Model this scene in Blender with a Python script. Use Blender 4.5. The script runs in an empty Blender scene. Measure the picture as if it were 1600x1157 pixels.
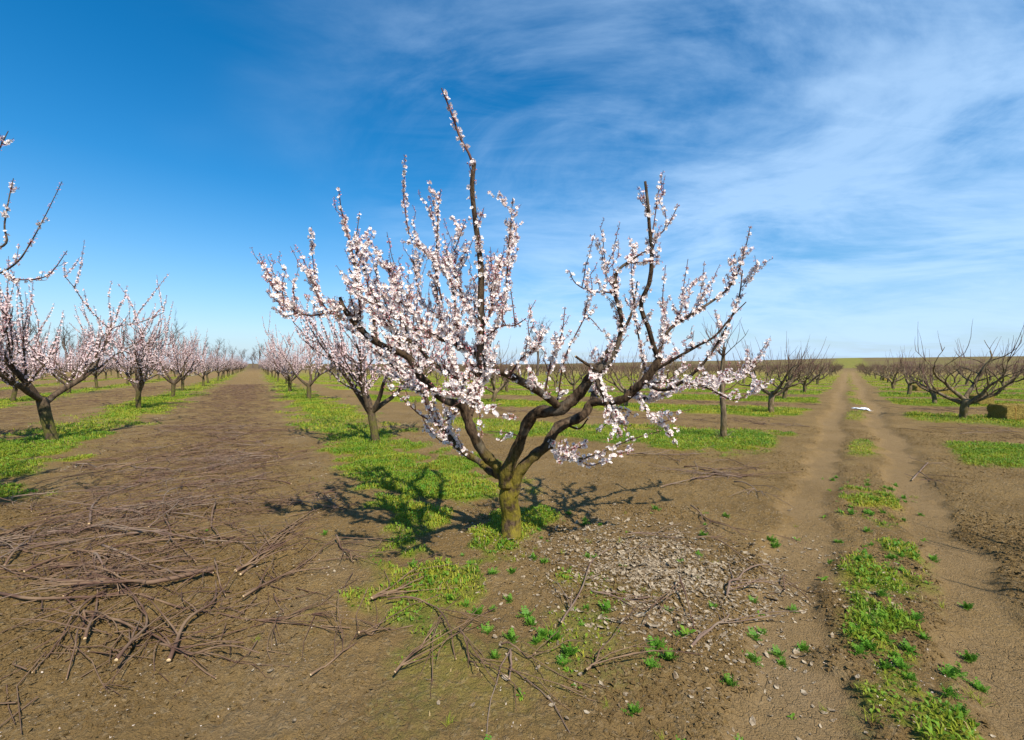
import bpy, math, random
import numpy as np
from mathutils import Vector

# ------------------------------------------------------------------ camera, world, sun, exposure
SC = bpy.context.scene
COL = SC.collection
F, EYE, HOR = 711.0, 1.6, 572.0            # focal length in photo pixels, eye height, horizon row
cd = bpy.data.cameras.new('camera'); cam = bpy.data.objects.new('camera', cd); COL.objects.link(cam)
cam.location = (0, 0, EYE); cam.rotation_euler = (math.radians(90), 0, 0)
cd.sensor_width = 36; cd.lens = 36 * F / 1600; cd.shift_y = -(578.5 - HOR) / 1600
cd.clip_start = 0.05; cd.clip_end = 6000
SC.camera = cam

SUN_AZ, SUN_EL = math.radians(152), math.radians(50)
W = bpy.data.worlds.new('World'); SC.world = W; W.use_nodes = True
nt = W.node_tree; nt.nodes.clear()
def N(t, tree=None, **kw):
    n = (tree or nt).nodes.new(t)
    for k, v in kw.items(): setattr(n, k, v)
    return n
def lk(a, b, tree=None): (tree or nt).links.new(a, b)
def mth(op, a, b=None, c=None, tree=None, clamp=False):
    t = tree or nt
    n = t.nodes.new('ShaderNodeMath'); n.operation = op; n.use_clamp = clamp
    for i, v in enumerate((a, b, c)):
        if v is None: continue
        if isinstance(v, (int, float)): n.inputs[i].default_value = v
        else: t.links.new(v, n.inputs[i])
    return n.outputs[0]
sky = N('ShaderNodeTexSky', sky_type='NISHITA', sun_disc=False)
sky.sun_elevation = SUN_EL; sky.sun_rotation = SUN_AZ
sky.air_density = 1.0; sky.dust_density = 0.2; sky.ozone_density = 2.0
hs = N('ShaderNodeHueSaturation'); hs.inputs['Saturation'].default_value = 1.56; hs.inputs['Value'].default_value = 1.02
hs.inputs['Hue'].default_value = 0.497
lk(sky.outputs[0], hs.inputs['Color'])
tc = N('ShaderNodeTexCoord'); sep = N('ShaderNodeSeparateXYZ'); lk(tc.outputs['Generated'], sep.inputs[0])
den = mth('ADD', mth('MAXIMUM', sep.outputs[2], 0.0), 0.16)
cmb = N('ShaderNodeCombineXYZ')
lk(mth('DIVIDE', sep.outputs[0], den), cmb.inputs[0]); lk(mth('DIVIDE', sep.outputs[1], den), cmb.inputs[1])
def cloud_noise(scale, sx, sy, rot, loc, detail, rough, dist):
    mp = N('ShaderNodeMapping'); mp.inputs['Scale'].default_value = (sx, sy, 1)
    mp.inputs['Rotation'].default_value = (0, 0, math.radians(rot)); mp.inputs['Location'].default_value = loc
    lk(cmb.outputs[0], mp.inputs[0])
    n = N('ShaderNodeTexNoise'); n.inputs['Scale'].default_value = scale; n.inputs['Detail'].default_value = detail
    n.inputs['Roughness'].default_value = rough; n.inputs['Distortion'].default_value = dist
    lk(mp.outputs[0], n.inputs['Vector']); return n.outputs['Fac']
def ramp(v, a, b, tree=None):
    t = tree or nt
    n = t.nodes.new('ShaderNodeMapRange'); n.interpolation_type = 'SMOOTHSTEP'
    n.inputs['From Min'].default_value = a; n.inputs['From Max'].default_value = b
    t.links.new(v, n.inputs['Value']); return n.outputs[0]
sepc = N('ShaderNodeSeparateXYZ'); lk(cmb.outputs[0], sepc.inputs[0])
front = mth('MULTIPLY_ADD', cloud_noise(0.9, 1, 1, 20, (0.75, 0.35, 0), 3, .5, .3), 2.2, mth('MULTIPLY_ADD', sepc.outputs[1], .10, sepc.outputs[0]))
big = ramp(front, .15, 2.2)
wisp = ramp(cloud_noise(1.25, .85, 1.1, 40, (3.1, 1.7, 0), 8, .61, .6), .32, .66)
fine = ramp(cloud_noise(4.2, .4, 1.5, 35, (1.2, 6.3, 0), 6, .62, 1.2), .35, .8)
cl = mth('MULTIPLY', big, mth('MULTIPLY_ADD', fine, .22, wisp), clamp=True)
cl = mth('MULTIPLY', cl, 0.62)
mx = N('ShaderNodeMix', data_type='RGBA'); lk(cl, mx.inputs['Factor'])
hz_ = mth('MULTIPLY', mth('POWER', mth('SUBTRACT', 1.0, mth('ABSOLUTE', sep.outputs[2]), clamp=True), 5.2), .88)
hm = N('ShaderNodeMix', data_type='RGBA'); lk(hz_, hm.inputs['Factor']); lk(hs.outputs[0], hm.inputs['A']); hm.inputs['B'].default_value = (2.5, 3.75, 5.4, 1)
lk(hm.outputs['Result'], mx.inputs['A']); mx.inputs['B'].default_value = (3.9, 5.5, 7.5, 1)
bg = N('ShaderNodeBackground'); bg.inputs['Strength'].default_value = 0.105
lk(mx.outputs['Result'], bg.inputs['Color'])
wo = N('ShaderNodeOutputWorld'); lk(bg.outputs[0], wo.inputs['Surface'])

sd = bpy.data.lights.new('sun', 'SUN'); sd.energy = 4.9; sd.angle = math.radians(.5); sd.color = (1, .94, .84)
sun = bpy.data.objects.new('sun', sd); COL.objects.link(sun)
to_sun = Vector((math.sin(SUN_AZ) * math.cos(SUN_EL), math.cos(SUN_AZ) * math.cos(SUN_EL), math.sin(SUN_EL)))
sun.rotation_euler = (-to_sun).to_track_quat('-Z', 'Y').to_euler(); sun.location = to_sun * 50
vs = SC.view_settings; vs.view_transform = 'Standard'; vs.look = 'None'; vs.exposure = 0.62; vs.gamma = 1; vs.use_curve_mapping = False

# ------------------------------------------------------------------ helpers
rng = np.random.default_rng(11)
def _h(ix, iy, seed):
    h = (ix.astype(np.int64) * 374761393 + iy.astype(np.int64) * 668265263 + seed * 974711) & 0xffffffff
    h = ((h ^ (h >> 13)) * 1274126177) & 0xffffffff
    h = ((h ^ (h >> 16)) * 2246822519) & 0xffffffff
    return ((h ^ (h >> 15)) & 0xffffff) / float(0xffffff)
def vnoise(x, y, seed=0):
    xi = np.floor(x); yi = np.floor(y); fx = x - xi; fy = y - yi
    fx = fx * fx * (3 - 2 * fx); fy = fy * fy * (3 - 2 * fy)
    a = _h(xi, yi, seed); b = _h(xi + 1, yi, seed); c = _h(xi, yi + 1, seed); d = _h(xi + 1, yi + 1, seed)
    return a + (b - a) * fx + (c - a) * fy + (a - b - c + d) * fx * fy
def fbm(x, y, seed=0, octs=4, gain=.5):
    s = 0; a = 1; t = 0
    for o in range(octs):
        s = s + a * vnoise(x * 2 ** o + 17.3 * o, y * 2 ** o - 9.1 * o, seed + o); t += a; a *= gain
    return s / t
def sstep(a, b, x):
    t = np.clip((x - a) / (b - a), 0, 1); return t * t * (3 - 2 * t)
def gxy(px, py, z=0.0):                       # photo pixel -> point on the ground
    Y = F * (EYE - z) / (py - HOR); return (px - 800) / F * Y, Y
def P(px, py, Y):                             # photo pixel at a known depth
    return ((px - 800) / F * Y, Y, EYE - (py - HOR) / F * Y)

def mesh_np(name, V, quads=None, tris=None, mats=(), qm=None, tm=None, smooth=True):
    V = np.asarray(V, np.float32).reshape(-1, 3)
    me = bpy.data.meshes.new(name)
    nq = 0 if quads is None else len(quads); ntr = 0 if tris is None else len(tris)
    me.vertices.add(len(V)); me.vertices.foreach_set('co', V.ravel())
    loops = []
    if nq: loops.append(np.asarray(quads, np.int32).ravel())
    if ntr: loops.append(np.asarray(tris, np.int32).ravel())
    L = np.concatenate(loops); me.loops.add(len(L)); me.loops.foreach_set('vertex_index', L)
    me.polygons.add(nq + ntr)
    st = np.concatenate([np.arange(nq) * 4, nq * 4 + np.arange(ntr) * 3]).astype(np.int32)
    me.polygons.foreach_set('loop_start', st)
    for m in mats: me.materials.append(m)
    mi = np.zeros(nq + ntr, np.int32)
    if qm is not None: mi[:nq] = qm
    if tm is not None: mi[nq:] = tm
    me.polygons.foreach_set('material_index', mi)
    me.polygons.foreach_set('use_smooth', np.full(nq + ntr, smooth))
    me.update(calc_edges=True)
    return me
def obj(name, me, parent=None, loc=None, **props):
    o = bpy.data.objects.new(name, me); COL.objects.link(o)
    if parent: o.parent = parent
    if loc is not None: o.location = loc
    for k, v in props.items(): o[k] = v
    return o

class Tubes:                                   # collects tapered tubes into one mesh
    def __init__(s): s.V = []; s.Q = []; s.M = []; s.T = []; s.TM = []; s.n = 0
    def add(s, pts, rad, sides=6, mat=0, wob=0.0, cap=None, rg=rng):
        p = np.asarray(pts, float); r = np.asarray(rad, float); k = len(p)
        tan = np.gradient(p, axis=0); tan /= np.linalg.norm(tan, axis=1)[:, None] + 1e-9
        u = np.cross(tan[0], (0.13, .97, .21)); u /= np.linalg.norm(u) + 1e-9
        U = np.empty_like(p)
        for i in range(k):
            u = u - tan[i] * u.dot(tan[i]); u /= np.linalg.norm(u) + 1e-9; U[i] = u
        Wv = np.cross(tan, U)
        a = np.arange(sides) * 2 * math.pi / sides
        rr = r[:, None] * np.ones(sides)
        if wob: rr = rr * (1 + wob * rg.uniform(-1, 1, (k, sides)))
        ring = p[:, None, :] + rr[:, :, None] * (np.cos(a)[None, :, None] * U[:, None, :] + np.sin(a)[None, :, None] * Wv[:, None, :])
        s.V.append(ring.reshape(-1, 3))
        i = np.arange(k - 1)[:, None]; j = np.arange(sides)[None, :]; j2 = (j + 1) % sides
        q = np.stack([i * sides + j, i * sides + j2, (i + 1) * sides + j2, (i + 1) * sides + j], -1).reshape(-1, 4) + s.n
        s.Q.append(q); s.M.append(np.full(len(q), mat, np.int32)); base = s.n; s.n += k * sides
        for end, m in ((0, cap), (k - 1, cap)):
            if m is None: continue
            s.V.append(p[end][None] + (tan[end] * r[end] * .15 * (1 if end else -1))[None]); c = s.n; s.n += 1
            jj = np.arange(sides); e0 = base + end * sides + jj; e1 = base + end * sides + (jj + 1) % sides
            t = np.stack([e0, e1, np.full(sides, c)], -1) if end else np.stack([e1, e0, np.full(sides, c)], -1)
            s.T.append(t); s.TM.append(np.full(sides, m, np.int32))
    def mesh(s, name, mats):
        return mesh_np(name, np.concatenate(s.V), np.concatenate(s.Q), np.concatenate(s.T) if s.T else None, mats,
                       np.concatenate(s.M), np.concatenate(s.TM) if s.T else None)
def spline(pts, n):                            # Catmull-Rom through the columns of pts
    p = np.asarray(pts, float)
    if len(p) == 2: t = np.linspace(0, 1, n)[:, None]; return p[0] * (1 - t) + p[1] * t
    q = np.vstack([2 * p[0] - p[1], p, 2 * p[-1] - p[-2]])
    t = np.linspace(0, len(p) - 1 - 1e-6, n); i = t.astype(int); f = (t - i)[:, None]
    a, b, c, d = q[i], q[i + 1], q[i + 2], q[i + 3]
    return .5 * (2 * b + (c - a) * f + (2 * a - 5 * b + 4 * c - d) * f ** 2 + (3 * b - a - 3 * c + d) * f ** 3)
def unit(v): v = np.asarray(v, float); return v / (np.linalg.norm(v) + 1e-9)
def frames(nrm, rg):                           # random frames about given normals
    n = nrm / (np.linalg.norm(nrm, axis=1)[:, None] + 1e-9)
    r = rg.normal(size=n.shape); u = r - n * (r * n).sum(1)[:, None]; u /= np.linalg.norm(u, axis=1)[:, None] + 1e-9
    return u, np.cross(n, u), n
def scatter(tv, pos, nrm, size, rg, squash=None):   # copies of a template's vertices (local z along nrm)
    u, v, n = frames(nrm, rg); s = np.asarray(size)[:, None, None]
    t = tv[None]
    return pos[:, None, :] + s * (t[..., 0:1] * u[:, None] + t[..., 1:2] * v[:, None] + t[..., 2:3] * n[:, None])
def rep(faces, count, nv): return (np.asarray(faces)[None] + (np.arange(count) * nv)[:, None, None]).reshape(-1, np.asarray(faces).shape[1])

# ------------------------------------------------------------------ materials
def mat(name, rough=.8, spec=.25):
    m = bpy.data.materials.new(name); m.use_nodes = True
    b = m.node_tree.nodes['Principled BSDF']; b.inputs['Roughness'].default_value = rough
    b.inputs['Specular IOR Level'].default_value = spec; return m, m.node_tree, b
def noise(t, vec, scale, detail=4, rough=.55, dist=0):
    n = t.nodes.new('ShaderNodeTexNoise'); n.inputs['Scale'].default_value = scale; n.inputs['Detail'].default_value = detail
    n.inputs['Roughness'].default_value = rough; n.inputs['Distortion'].default_value = dist
    if vec is not None: t.links.new(vec, n.inputs['Vector'])
    return n.outputs['Fac']
def mixc(t, fac, a, b):
    n = t.nodes.new('ShaderNodeMix'); n.data_type = 'RGBA'
    for k, v in (('Factor', fac), ('A', a), ('B', b)):
        if isinstance(v, (int, float)): n.inputs[k].default_value = v
        elif isinstance(v, tuple): n.inputs[k].default_value = v + (1,)
        else: t.links.new(v, n.inputs[k])
    return n.outputs['Result']
def bump(t, b, h, strength, dist):
    n = t.nodes.new('ShaderNodeBump'); n.inputs['Strength'].default_value = strength; n.inputs['Distance'].default_value = dist
    t.links.new(h, n.inputs['Height']); t.links.new(n.outputs[0], b.inputs['Normal'])

def bark(name, c1, c2, moss, mh, scale):
    m, t, b = mat(name, .9, .15)
    g = t.nodes.new('ShaderNodeTexCoord'); co = g.outputs['Object']
    mp = t.nodes.new('ShaderNodeMapping'); mp.inputs['Scale'].default_value = (1, 1, .35); t.links.new(co, mp.inputs[0])
    n1 = noise(t, mp.outputs[0], scale, 6, .65, .4); n2 = noise(t, co, scale * .22, 3)
    c = mixc(t, ramp(n1, .3, .72, t), c1, c2)
    c = mixc(t, mth('MULTIPLY', ramp(n2, .52, .7, t), .45, tree=t), c, (.17, .145, .11))
    sp = t.nodes.new('ShaderNodeSeparateXYZ'); t.links.new(co, sp.inputs[0])
    hz = ramp(sp.outputs[2], mh, mh * .35, t)
    mm = mth('MULTIPLY', hz, ramp(noise(t, co, 9, 4), .36, .56, t), tree=t)
    c = mixc(t, mth('MULTIPLY', mm, .85, tree=t), c, moss)
    t.links.new(c, b.inputs['Base Color']); bump(t, b, n1, 1.0, .03); return m
M_BARK = bark('bark_old', (.018, .011, .007), (.115, .074, .042), (.20, .16, .015), 1.0, 30)
M_BARK2 = bark('bark_row', (.03, .02, .013), (.125, .085, .052), (.10, .095, .018), .8, 20)
M_BARK3 = bark('bark_bare', (.045, .03, .018), (.25, .185, .105), (.12, .09, .03), .5, 14)
def flat(name, c1, c2, scale=8, rough=.7, trans=0, spec=.2):
    m, t, b = mat(name, rough, spec)
    g = t.nodes.new('ShaderNodeTexCoord')
    oi = t.nodes.new('ShaderNodeObjectInfo')
    f = ramp(noise(t, g.outputs['Object'], scale, 2), .3, .7, t)
    c = mixc(t, f, c1, c2); t.links.new(c, b.inputs['Base Color'])
    if trans:
        tr = t.nodes.new('ShaderNodeBsdfTranslucent'); t.links.new(c, tr.inputs['Color'])
        ms = t.nodes.new('ShaderNodeMixShader'); ms.inputs[0].default_value = trans
        t.links.new(b.outputs[0], ms.inputs[1]); t.links.new(tr.outputs[0], ms.inputs[2])
        t.links.new(ms.outputs[0], t.nodes['Material Output'].inputs['Surface'])
    return m
M_SHOOT = flat('shoot', (.11, .055, .036), (.075, .03, .024), 14)
M_SHOOT_B = flat('shoot_bare', (.16, .095, .062), (.12, .055, .05), 10)
M_PETAL = flat('petal', (.90, .84, .79), (.87, .73, .70), 22, .6, .3)
M_PETALP = flat('petal_pale_pink', (.85, .71, .68), (.79, .59, .57), 6, .6, .28)
M_CALYX = flat('calyx', (.22, .022, .026), (.30, .05, .05), 12)
M_STAMEN = flat('stamen', (.70, .50, .12), (.62, .42, .14), 30)
M_BUD = flat('bud', (.55, .20, .21), (.70, .42, .42), 30)
M_GRASS = flat('grass_blade', (.155, .235, .014), (.36, .33, .032), 1.1, .6, .3)
M_GRASS2 = flat('ground_cover_leaf', (.085, .21, .014), (.20, .28, .02), 2.2, .55, .3)
M_WEED = flat('weed_leaf', (.085, .23, .018), (.16, .30, .03), 9, .5, .35)
M_LEAF = flat('dry_leaf', (.13, .088, .048), (.40, .325, .225), 34, .85, .1)
M_FALLEN = flat('fallen_petal', (.50, .42, .34), (.24, .17, .11), 40, .8)
M_STICK = flat('pruned_wood', (.20, .128, .074), (.088, .046, .031), 4.5)
M_STICK2 = flat('pruned_wood_grey', (.20, .145, .10), (.14, .085, .062), 4)
M_CUT = flat('cut_wood', (.55, .40, .22), (.48, .33, .17), 20)
M_TALL = flat('tall_bark', (.10, .075, .058), (.15, .115, .09), 2)
M_STRAW = None

def soil():
    m, t, b = mat('orchard_soil', .95, .1)
    g = t.nodes.new('ShaderNodeTexCoord'); co = g.outputs['Object']
    at = t.nodes.new('ShaderNodeVertexColor'); at.layer_name = 'zones'
    sp = t.nodes.new('ShaderNodeSeparateColor'); t.links.new(at.outputs['Color'], sp.inputs[0])
    G, D, L = sp.outputs
    n1 = noise(t, co, 1.1, 5, .6); n2 = noise(t, co, 19, 8, .78); n3 = noise(t, co, 95, 5, .7)
    c = mixc(t, ramp(n1, .3, .7, t), (.200, .125, .045), (.268, .173, .067))
    c = mixc(t, mth('MULTIPLY', ramp(n2, .47, .7, t), .42, tree=t), c, (.10, .058, .025))
    def cells(sc):
        v = t.nodes.new('ShaderNodeTexVoronoi'); v.inputs['Scale'].default_value = sc; t.links.new(co, v.inputs['Vector'])
        q = t.nodes.new('ShaderNodeSeparateColor'); t.links.new(v.outputs['Color'], q.inputs[0]); return q.outputs[0], v.outputs['Distance']
    v1, d1 = cells(48); v2, d2 = cells(120)
    c = mixc(t, mth('MULTIPLY', ramp(v1, .72, .95, t), .5, tree=t), c, (.32, .235, .13))
    c = mixc(t, mth('MULTIPLY', ramp(v2, .35, .05, t), .32, tree=t), c, (.075, .045, .022))
    c = mixc(t, mth('MULTIPLY', ramp(n3, .55, .75, t), .35, tree=t), c, (.30, .215, .125))
    c = mixc(t, mth('MULTIPLY', D, .75, tree=t), c, mixc(t, ramp(n2, .3, .7, t), (.205, .132, .058), (.265, .178, .085)))
    c = mixc(t, mth('MULTIPLY', L, .22, tree=t), c, (.27, .21, .15))
    ln = t.nodes.new('ShaderNodeVectorMath'); ln.operation = 'LENGTH'; t.links.new(co, ln.inputs[0])
    c = mixc(t, mth('MULTIPLY', ramp(ln.outputs['Value'], 110, 260, t), .8, tree=t), c, (.105, .072, .042))    # far land is twig-covered orchard
    gf = mth('MULTIPLY', G, ramp(mth('ADD', n2, mth('MULTIPLY', G, .28, tree=t), tree=t), .42, .66, t), tree=t)
    gc = mixc(t, ramp(noise(t, co, .8, 4), .35, .65, t), (.115, .185, .012), (.29, .26, .026))
    c = mixc(t, gf, c, gc)
    vo = t.nodes.new('ShaderNodeTexVoronoi'); vo.feature = 'DISTANCE_TO_EDGE'; vo.inputs['Scale'].default_value = 10
    wv = t.nodes.new('ShaderNodeVectorMath'); wv.operation = 'ADD'
    nn = t.nodes.new('ShaderNodeTexNoise'); nn.inputs['Scale'].default_value = 9; t.links.new(co, nn.inputs['Vector'])
    sc = t.nodes.new('ShaderNodeVectorMath'); sc.operation = 'SCALE'; sc.inputs['Scale'].default_value = .16
    t.links.new(nn.outputs['Color'], sc.inputs[0]); t.links.new(co, wv.inputs[0]); t.links.new(sc.outputs[0], wv.inputs[1])
    t.links.new(wv.outputs[0], vo.inputs['Vector'])
    crack = mth('MULTIPLY', mth('SUBTRACT', 1.0, ramp(vo.outputs['Distance'], .0, .035, t), tree=t), mth('MULTIPLY', at.outputs['Alpha'], ramp(noise(t, co, 1.3, 3), .40, .62, t), tree=t), tree=t)
    crack = mth('MULTIPLY', crack, mth('SUBTRACT', 1.0, G, tree=t), tree=t)
    t.links.new(c, b.inputs['Base Color'])
    h = mth('ADD', mth('MULTIPLY', n2, mth('SUBTRACT', 1.15, D, tree=t), tree=t), mth('MULTIPLY', n3, .55, tree=t), tree=t)
    h = mth('ADD', h, mth('MULTIPLY', mth('MULTIPLY', mth('SUBTRACT', 1.0, d1, tree=t), ramp(v1, .35, .9, t), tree=t), mth('SUBTRACT', .75, mth('MULTIPLY', D, .55, tree=t), tree=t), tree=t), tree=t)
    h = mth('ADD', h, mth('MULTIPLY', mth('MULTIPLY', mth('SUBTRACT', 1.0, d2, tree=t), v2, tree=t), .3, tree=t), tree=t)
    h = mth('SUBTRACT', h, mth('MULTIPLY', crack, .38, tree=t), tree=t)
    bump(t, b, h, 1.0, .032); return m
M_SOIL = soil()

# ------------------------------------------------------------------ ground: zones and relief
ROW_A, SP_A = 2.04, 5.8                       # blossoming block: rows along dA
dA = np.array((-.49, .871)); nA = np.array((.871, .49))
dB = np.array((.917, -.40)); nB = np.array((.40, .917))       # bare block
dT = np.array((.594, .804)); T0 = np.array((4.15, 5.22))      # wheel track
def zones(x, y):
    r = np.hypot(x, y)
    mA = nA[0] * x + nA[1] * y; sA = dA[0] * x + dA[1] * y
    nb = nB[0] * x + nB[1] * y
    q = dT[1] * (x - T0[0]) - dT[0] * (y - T0[1])
    e = fbm(x * .9, y * .9, 3, 4) - .5
    q = q + .30 * (vnoise(x * .22 + 5, y * .22, 13) - .5) + .12 * (vnoise(x * .9, y * .9, 14) - .5)
    e2 = fbm(x * 3.5, y * 3.5, 8, 3) - .5
    k = (mA - ROW_A + .75 * sstep(4.6, 2.6, sA) * (np.abs(mA - ROW_A) < 2.9)) / SP_A; da = np.abs(k - np.round(k)) * SP_A
    inA = sstep(5.0, 4.2, mA)
    gA = sstep(-.3, .5, 1.02 - da + e * 1.9 + e2 * 1.3)
    gA = gA * sstep(.30, .46, fbm(x * 2.1, y * 2.1, 25, 4) - .03 - .10 * sstep(4.4, 2.8, sA) * (np.abs(mA - ROW_A) < 2.9) + .17 * sstep(4, 9, sA) * sstep(-.2, .6, .6 - da))
    gA = gA * np.where(np.abs(mA - ROW_A) < 2.9, (.68 + .32 * sstep(2.6, 4.0, sA)) * sstep(.9, 3.4, sA + e * 2.4), 1)
    kb = (nb - 10.9) / 7.0; db = np.abs(kb - np.round(kb)) * 7
    hw = 1.4 + 1.2 * sstep(14, 30, nb)
    gB = sstep(-.25, .5, hw - db + e * 1.6 + e2 * .9) * sstep(7.5, 9, nb + e)
    rut = np.maximum(sstep(.34, .14, np.abs(q - .53 + e2 * .35)), sstep(.34, .14, np.abs(q + .53 + e2 * .35)))
    road = sstep(1.5, 1.15, np.abs(q) + e * .5)
    mid = sstep(.34, .12, np.abs(q) + e2 * .25)
    g = gA * inA + gB * (1 - inA)
    g = np.where(road > 0, g * (1 - road * (1 - .55 * mid)), g)
    near_mid = sstep(.48, .22, np.abs(q - .08) + e2 * .35) * sstep(8.0, 6.6, nb + e) * sstep(.45, .62, fbm(x * 3.2, y * 3.2, 21, 4) + .05 * sstep(5.5, 4, nb)) * (1 - rut)
    far_green = sstep(190, 215, nb) * sstep(9, 6, np.abs(q))
    g = g * (1 - .7 * sstep(60, 150, r))
    g = np.maximum(np.maximum(g * (1 - rut), near_mid * .85), 0)
    g = np.maximum(g, .55 * far_green * (1 - inA))
    dust = rut * (.55 + .45 * sstep(.3, .6, fbm(x * 1.3, y * 1.3, 31, 3)))
    bare = sstep(4.5, 2.2, r) * .25
    lit = .6 * sstep(1.2, .4, np.hypot((x - 1.1) / 1.1, (y - 3.75) / .9) + e * 1.6 + e2)
    edge = np.exp(-((da - 1.25) / .35) ** 2) * inA * sstep(.45, .62, fbm(x * 2.2, y * 2.2, 41, 3)) * .6
    lit = np.maximum(lit, edge)
    g = g * (1 - .95 * np.clip(lit * 1.6, 0, 1) * (sA < 4.6))
    return np.clip(g, 0, 1), np.clip(dust + bare, 0, 1), np.clip(lit, 0, 1), rut
def gz(x, y, detail=True):
    x = np.asarray(x, float); y = np.asarray(y, float)
    g, d, l, rut = zones(x, y)
    r = np.hypot(x, y)
    fade = sstep(60, 20, r)
    z = .05 * (fbm(x * .35, y * .35, 51, 2) - .5) - .055 * rut * fade + .02 * g
    z = z + .03 * np.exp(-((x - .0) ** 2 + (y - 4.17) ** 2) / .12)
    if detail:
        cl = fbm(x * 5, y * 5, 61, 4, .6) - .5
        z = z + fade * (1 - .75 * rut) * (1 - .4 * g) * (.062 * cl + .03 * (fbm(x * 21, y * 21, 65, 2) - .5) * sstep(14, 5, r) + .05 * np.maximum(fbm(x * 1.6, y * 1.6, 71, 2) - .55, 0))
    az = np.arctan2(x, y)
    z = z + sstep(140, 520, r) * (3.0 + 5.0 * sstep(-.1, .8, az) * sstep(2.6, 1.4, az) + 1.5 * fbm(az * 6 + 3, r * 0, 5, 2))
    return z
def build_ground():
    a = np.radians(np.concatenate([np.arange(-180, -60, 5), np.arange(-58, 58.01, .31), np.arange(63, 180, 5)]))
    rr = np.exp(np.concatenate([np.arange(math.log(1.0), math.log(45), .0068), np.arange(math.log(45), math.log(3000), .025)]))
    A, R = np.meshgrid(a, rr); x = R * np.sin(A); y = R * np.cos(A)
    g, d, l, _ = zones(x, y); z = gz(x, y)
    V = np.stack([x, y, z], -1).reshape(-1, 3); na, nr = len(a), len(rr)
    i = np.arange(nr - 1)[:, None]; j = np.arange(na)[None]; j2 = (j + 1) % na
    Q = np.stack([i * na + j, (i + 1) * na + j, (i + 1) * na + j2, i * na + j2], -1).reshape(-1, 4)[:, ::-1]
    c = len(V); V = np.vstack([V, [[0, 0, float(z[0].mean())]]])
    jj = np.arange(na); T = np.stack([jj, np.full(na, c), (jj + 1) % na], -1)[:, ::-1]
    me = mesh_np('ground', V, Q, T, [M_SOIL])
    ca = me.color_attributes.new('zones', 'FLOAT_COLOR', 'POINT')
    C = np.ones((len(V), 4), np.float32); C[:-1, 0] = g.ravel(); C[:-1, 1] = d.ravel(); C[:-1, 2] = l.ravel(); C[:-1, 3] = (sstep(2.6, 1.6, np.abs(dT[1] * (x - T0[0]) - dT[0] * (y - T0[1]))) * sstep(9, 5, y)).ravel(); C[-1] = 0
    ca.data.foreach_set('color', C.ravel())
    if me.polygons[0].normal.z < 0: me.flip_normals()
    return obj('ground', me, kind='structure')
build_ground()

# ------------------------------------------------------------------ flowers
def flower_template(cup, petals=5, far=False):
    V = [(0, 0, 0)]; T = []; M = []
    for k in range(petals):
        a = 2 * math.pi * k / petals; w = .52
        for da, r, z in ((-w, .34, cup * .2), (-.40, .50, cup * .45), (.40, .50, cup * .45), (w, .34, cup * .2)):
            V.append((r * math.cos(a + da), r * math.sin(a + da), z))
        b = 1 + 4 * k
        T += [(0, b, b + 1), (0, b + 1, b + 2), (0, b + 2, b + 3)]; M += [0] * 3
    if not far:
        b = len(V)                             # red calyx behind, stamens in front
        V += [(.17, 0, -.03), (-.085, .147, -.03), (-.085, -.147, -.03), (0, 0, -.28)]
        T += [(b, b + 1, b + 3), (b + 1, b + 2, b + 3), (b + 2, b, b + 3)]; M += [1] * 3
        b = len(V)
        V += [(.13, 0, .12), (-.065, .11, .12), (-.065, -.11, .12), (0, 0, .04)]
        T += [(b, b + 1, b + 3), (b + 1, b + 2, b + 3), (b + 2, b, b + 3)]; M += [2] * 3
    return np.array(V), np.array(T), np.array(M)
def far_flower(outer):
    V = [(0, 0, 0)]; T = []
    for k in range(4):
        a = 2 * math.pi * k / 4; b = len(V)
        for da in ((-.62, 0, .62) if outer == 3 else (-.6, .6)): r = .52 if da == 0 else .46; V.append((r * math.cos(a + da), r * math.sin(a + da), .2))
        T += [(0, b + i, b + i + 1) for i in range(outer - 1)]
    return np.array(V), np.array(T), np.zeros(len(T), int)
def far_bud():
    V = [(0, 0, -.25), (.2, 0, .02), (-.1, .17, .02), (-.1, -.17, .02), (0, 0, .32)]
    return np.array(V), np.array([(0, 2, 1), (0, 3, 2), (0, 1, 3), (1, 2, 4), (2, 3, 4), (3, 1, 4)]), np.array([1, 1, 1, 3, 3, 3])
def bud_template():
    V = [(0, 0, -.25)] + [(.18 * math.cos(a), .18 * math.sin(a), 0) for a in np.arange(4) * math.pi / 2] + [(.16 * math.cos(a), .16 * math.sin(a), .16) for a in np.arange(4) * math.pi / 2] + [(0, 0, .34)]
    T = []; M = []
    for k in range(4):
        k2 = (k + 1) % 4
        T += [(0, 1 + k2, 1 + k), (1 + k, 1 + k2, 5 + k2), (1 + k, 5 + k2, 5 + k), (5 + k, 5 + k2, 9)]; M += [1, 1, 3, 3]
    return np.array(V), np.array(T), np.array(M)
FT = [flower_template(.25), flower_template(.5), flower_template(.85)]
FAR_F = far_flower(3); FAR_F1 = far_flower(2); FBUD = far_bud()
BUD = bud_template()
def flower_mesh(name, pos, nrm, size, kind, rg, mats, far=False):
    Vs, Ts, Ms, n = [], [], [], 0
    ff = (None, FAR_F, FAR_F1)[int(far)]
    temps = [ff or FT[0], ff or FT[1], ff or FT[2], FBUD]
    for k, (tv, tf, tm) in enumerate(temps):
        s = kind == k; c = int(s.sum())
        if not c: continue
        Vs.append(scatter(tv, pos[s], nrm[s], size[s], rg).reshape(-1, 3)); Ts.append(rep(tf, c, len(tv)) + n); Ms.append(np.tile(tm, c)); n += c * len(tv)
    return mesh_np(name, np.concatenate(Vs), None, np.concatenate(Ts), mats, None, np.concatenate(Ms), smooth=False)
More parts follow.
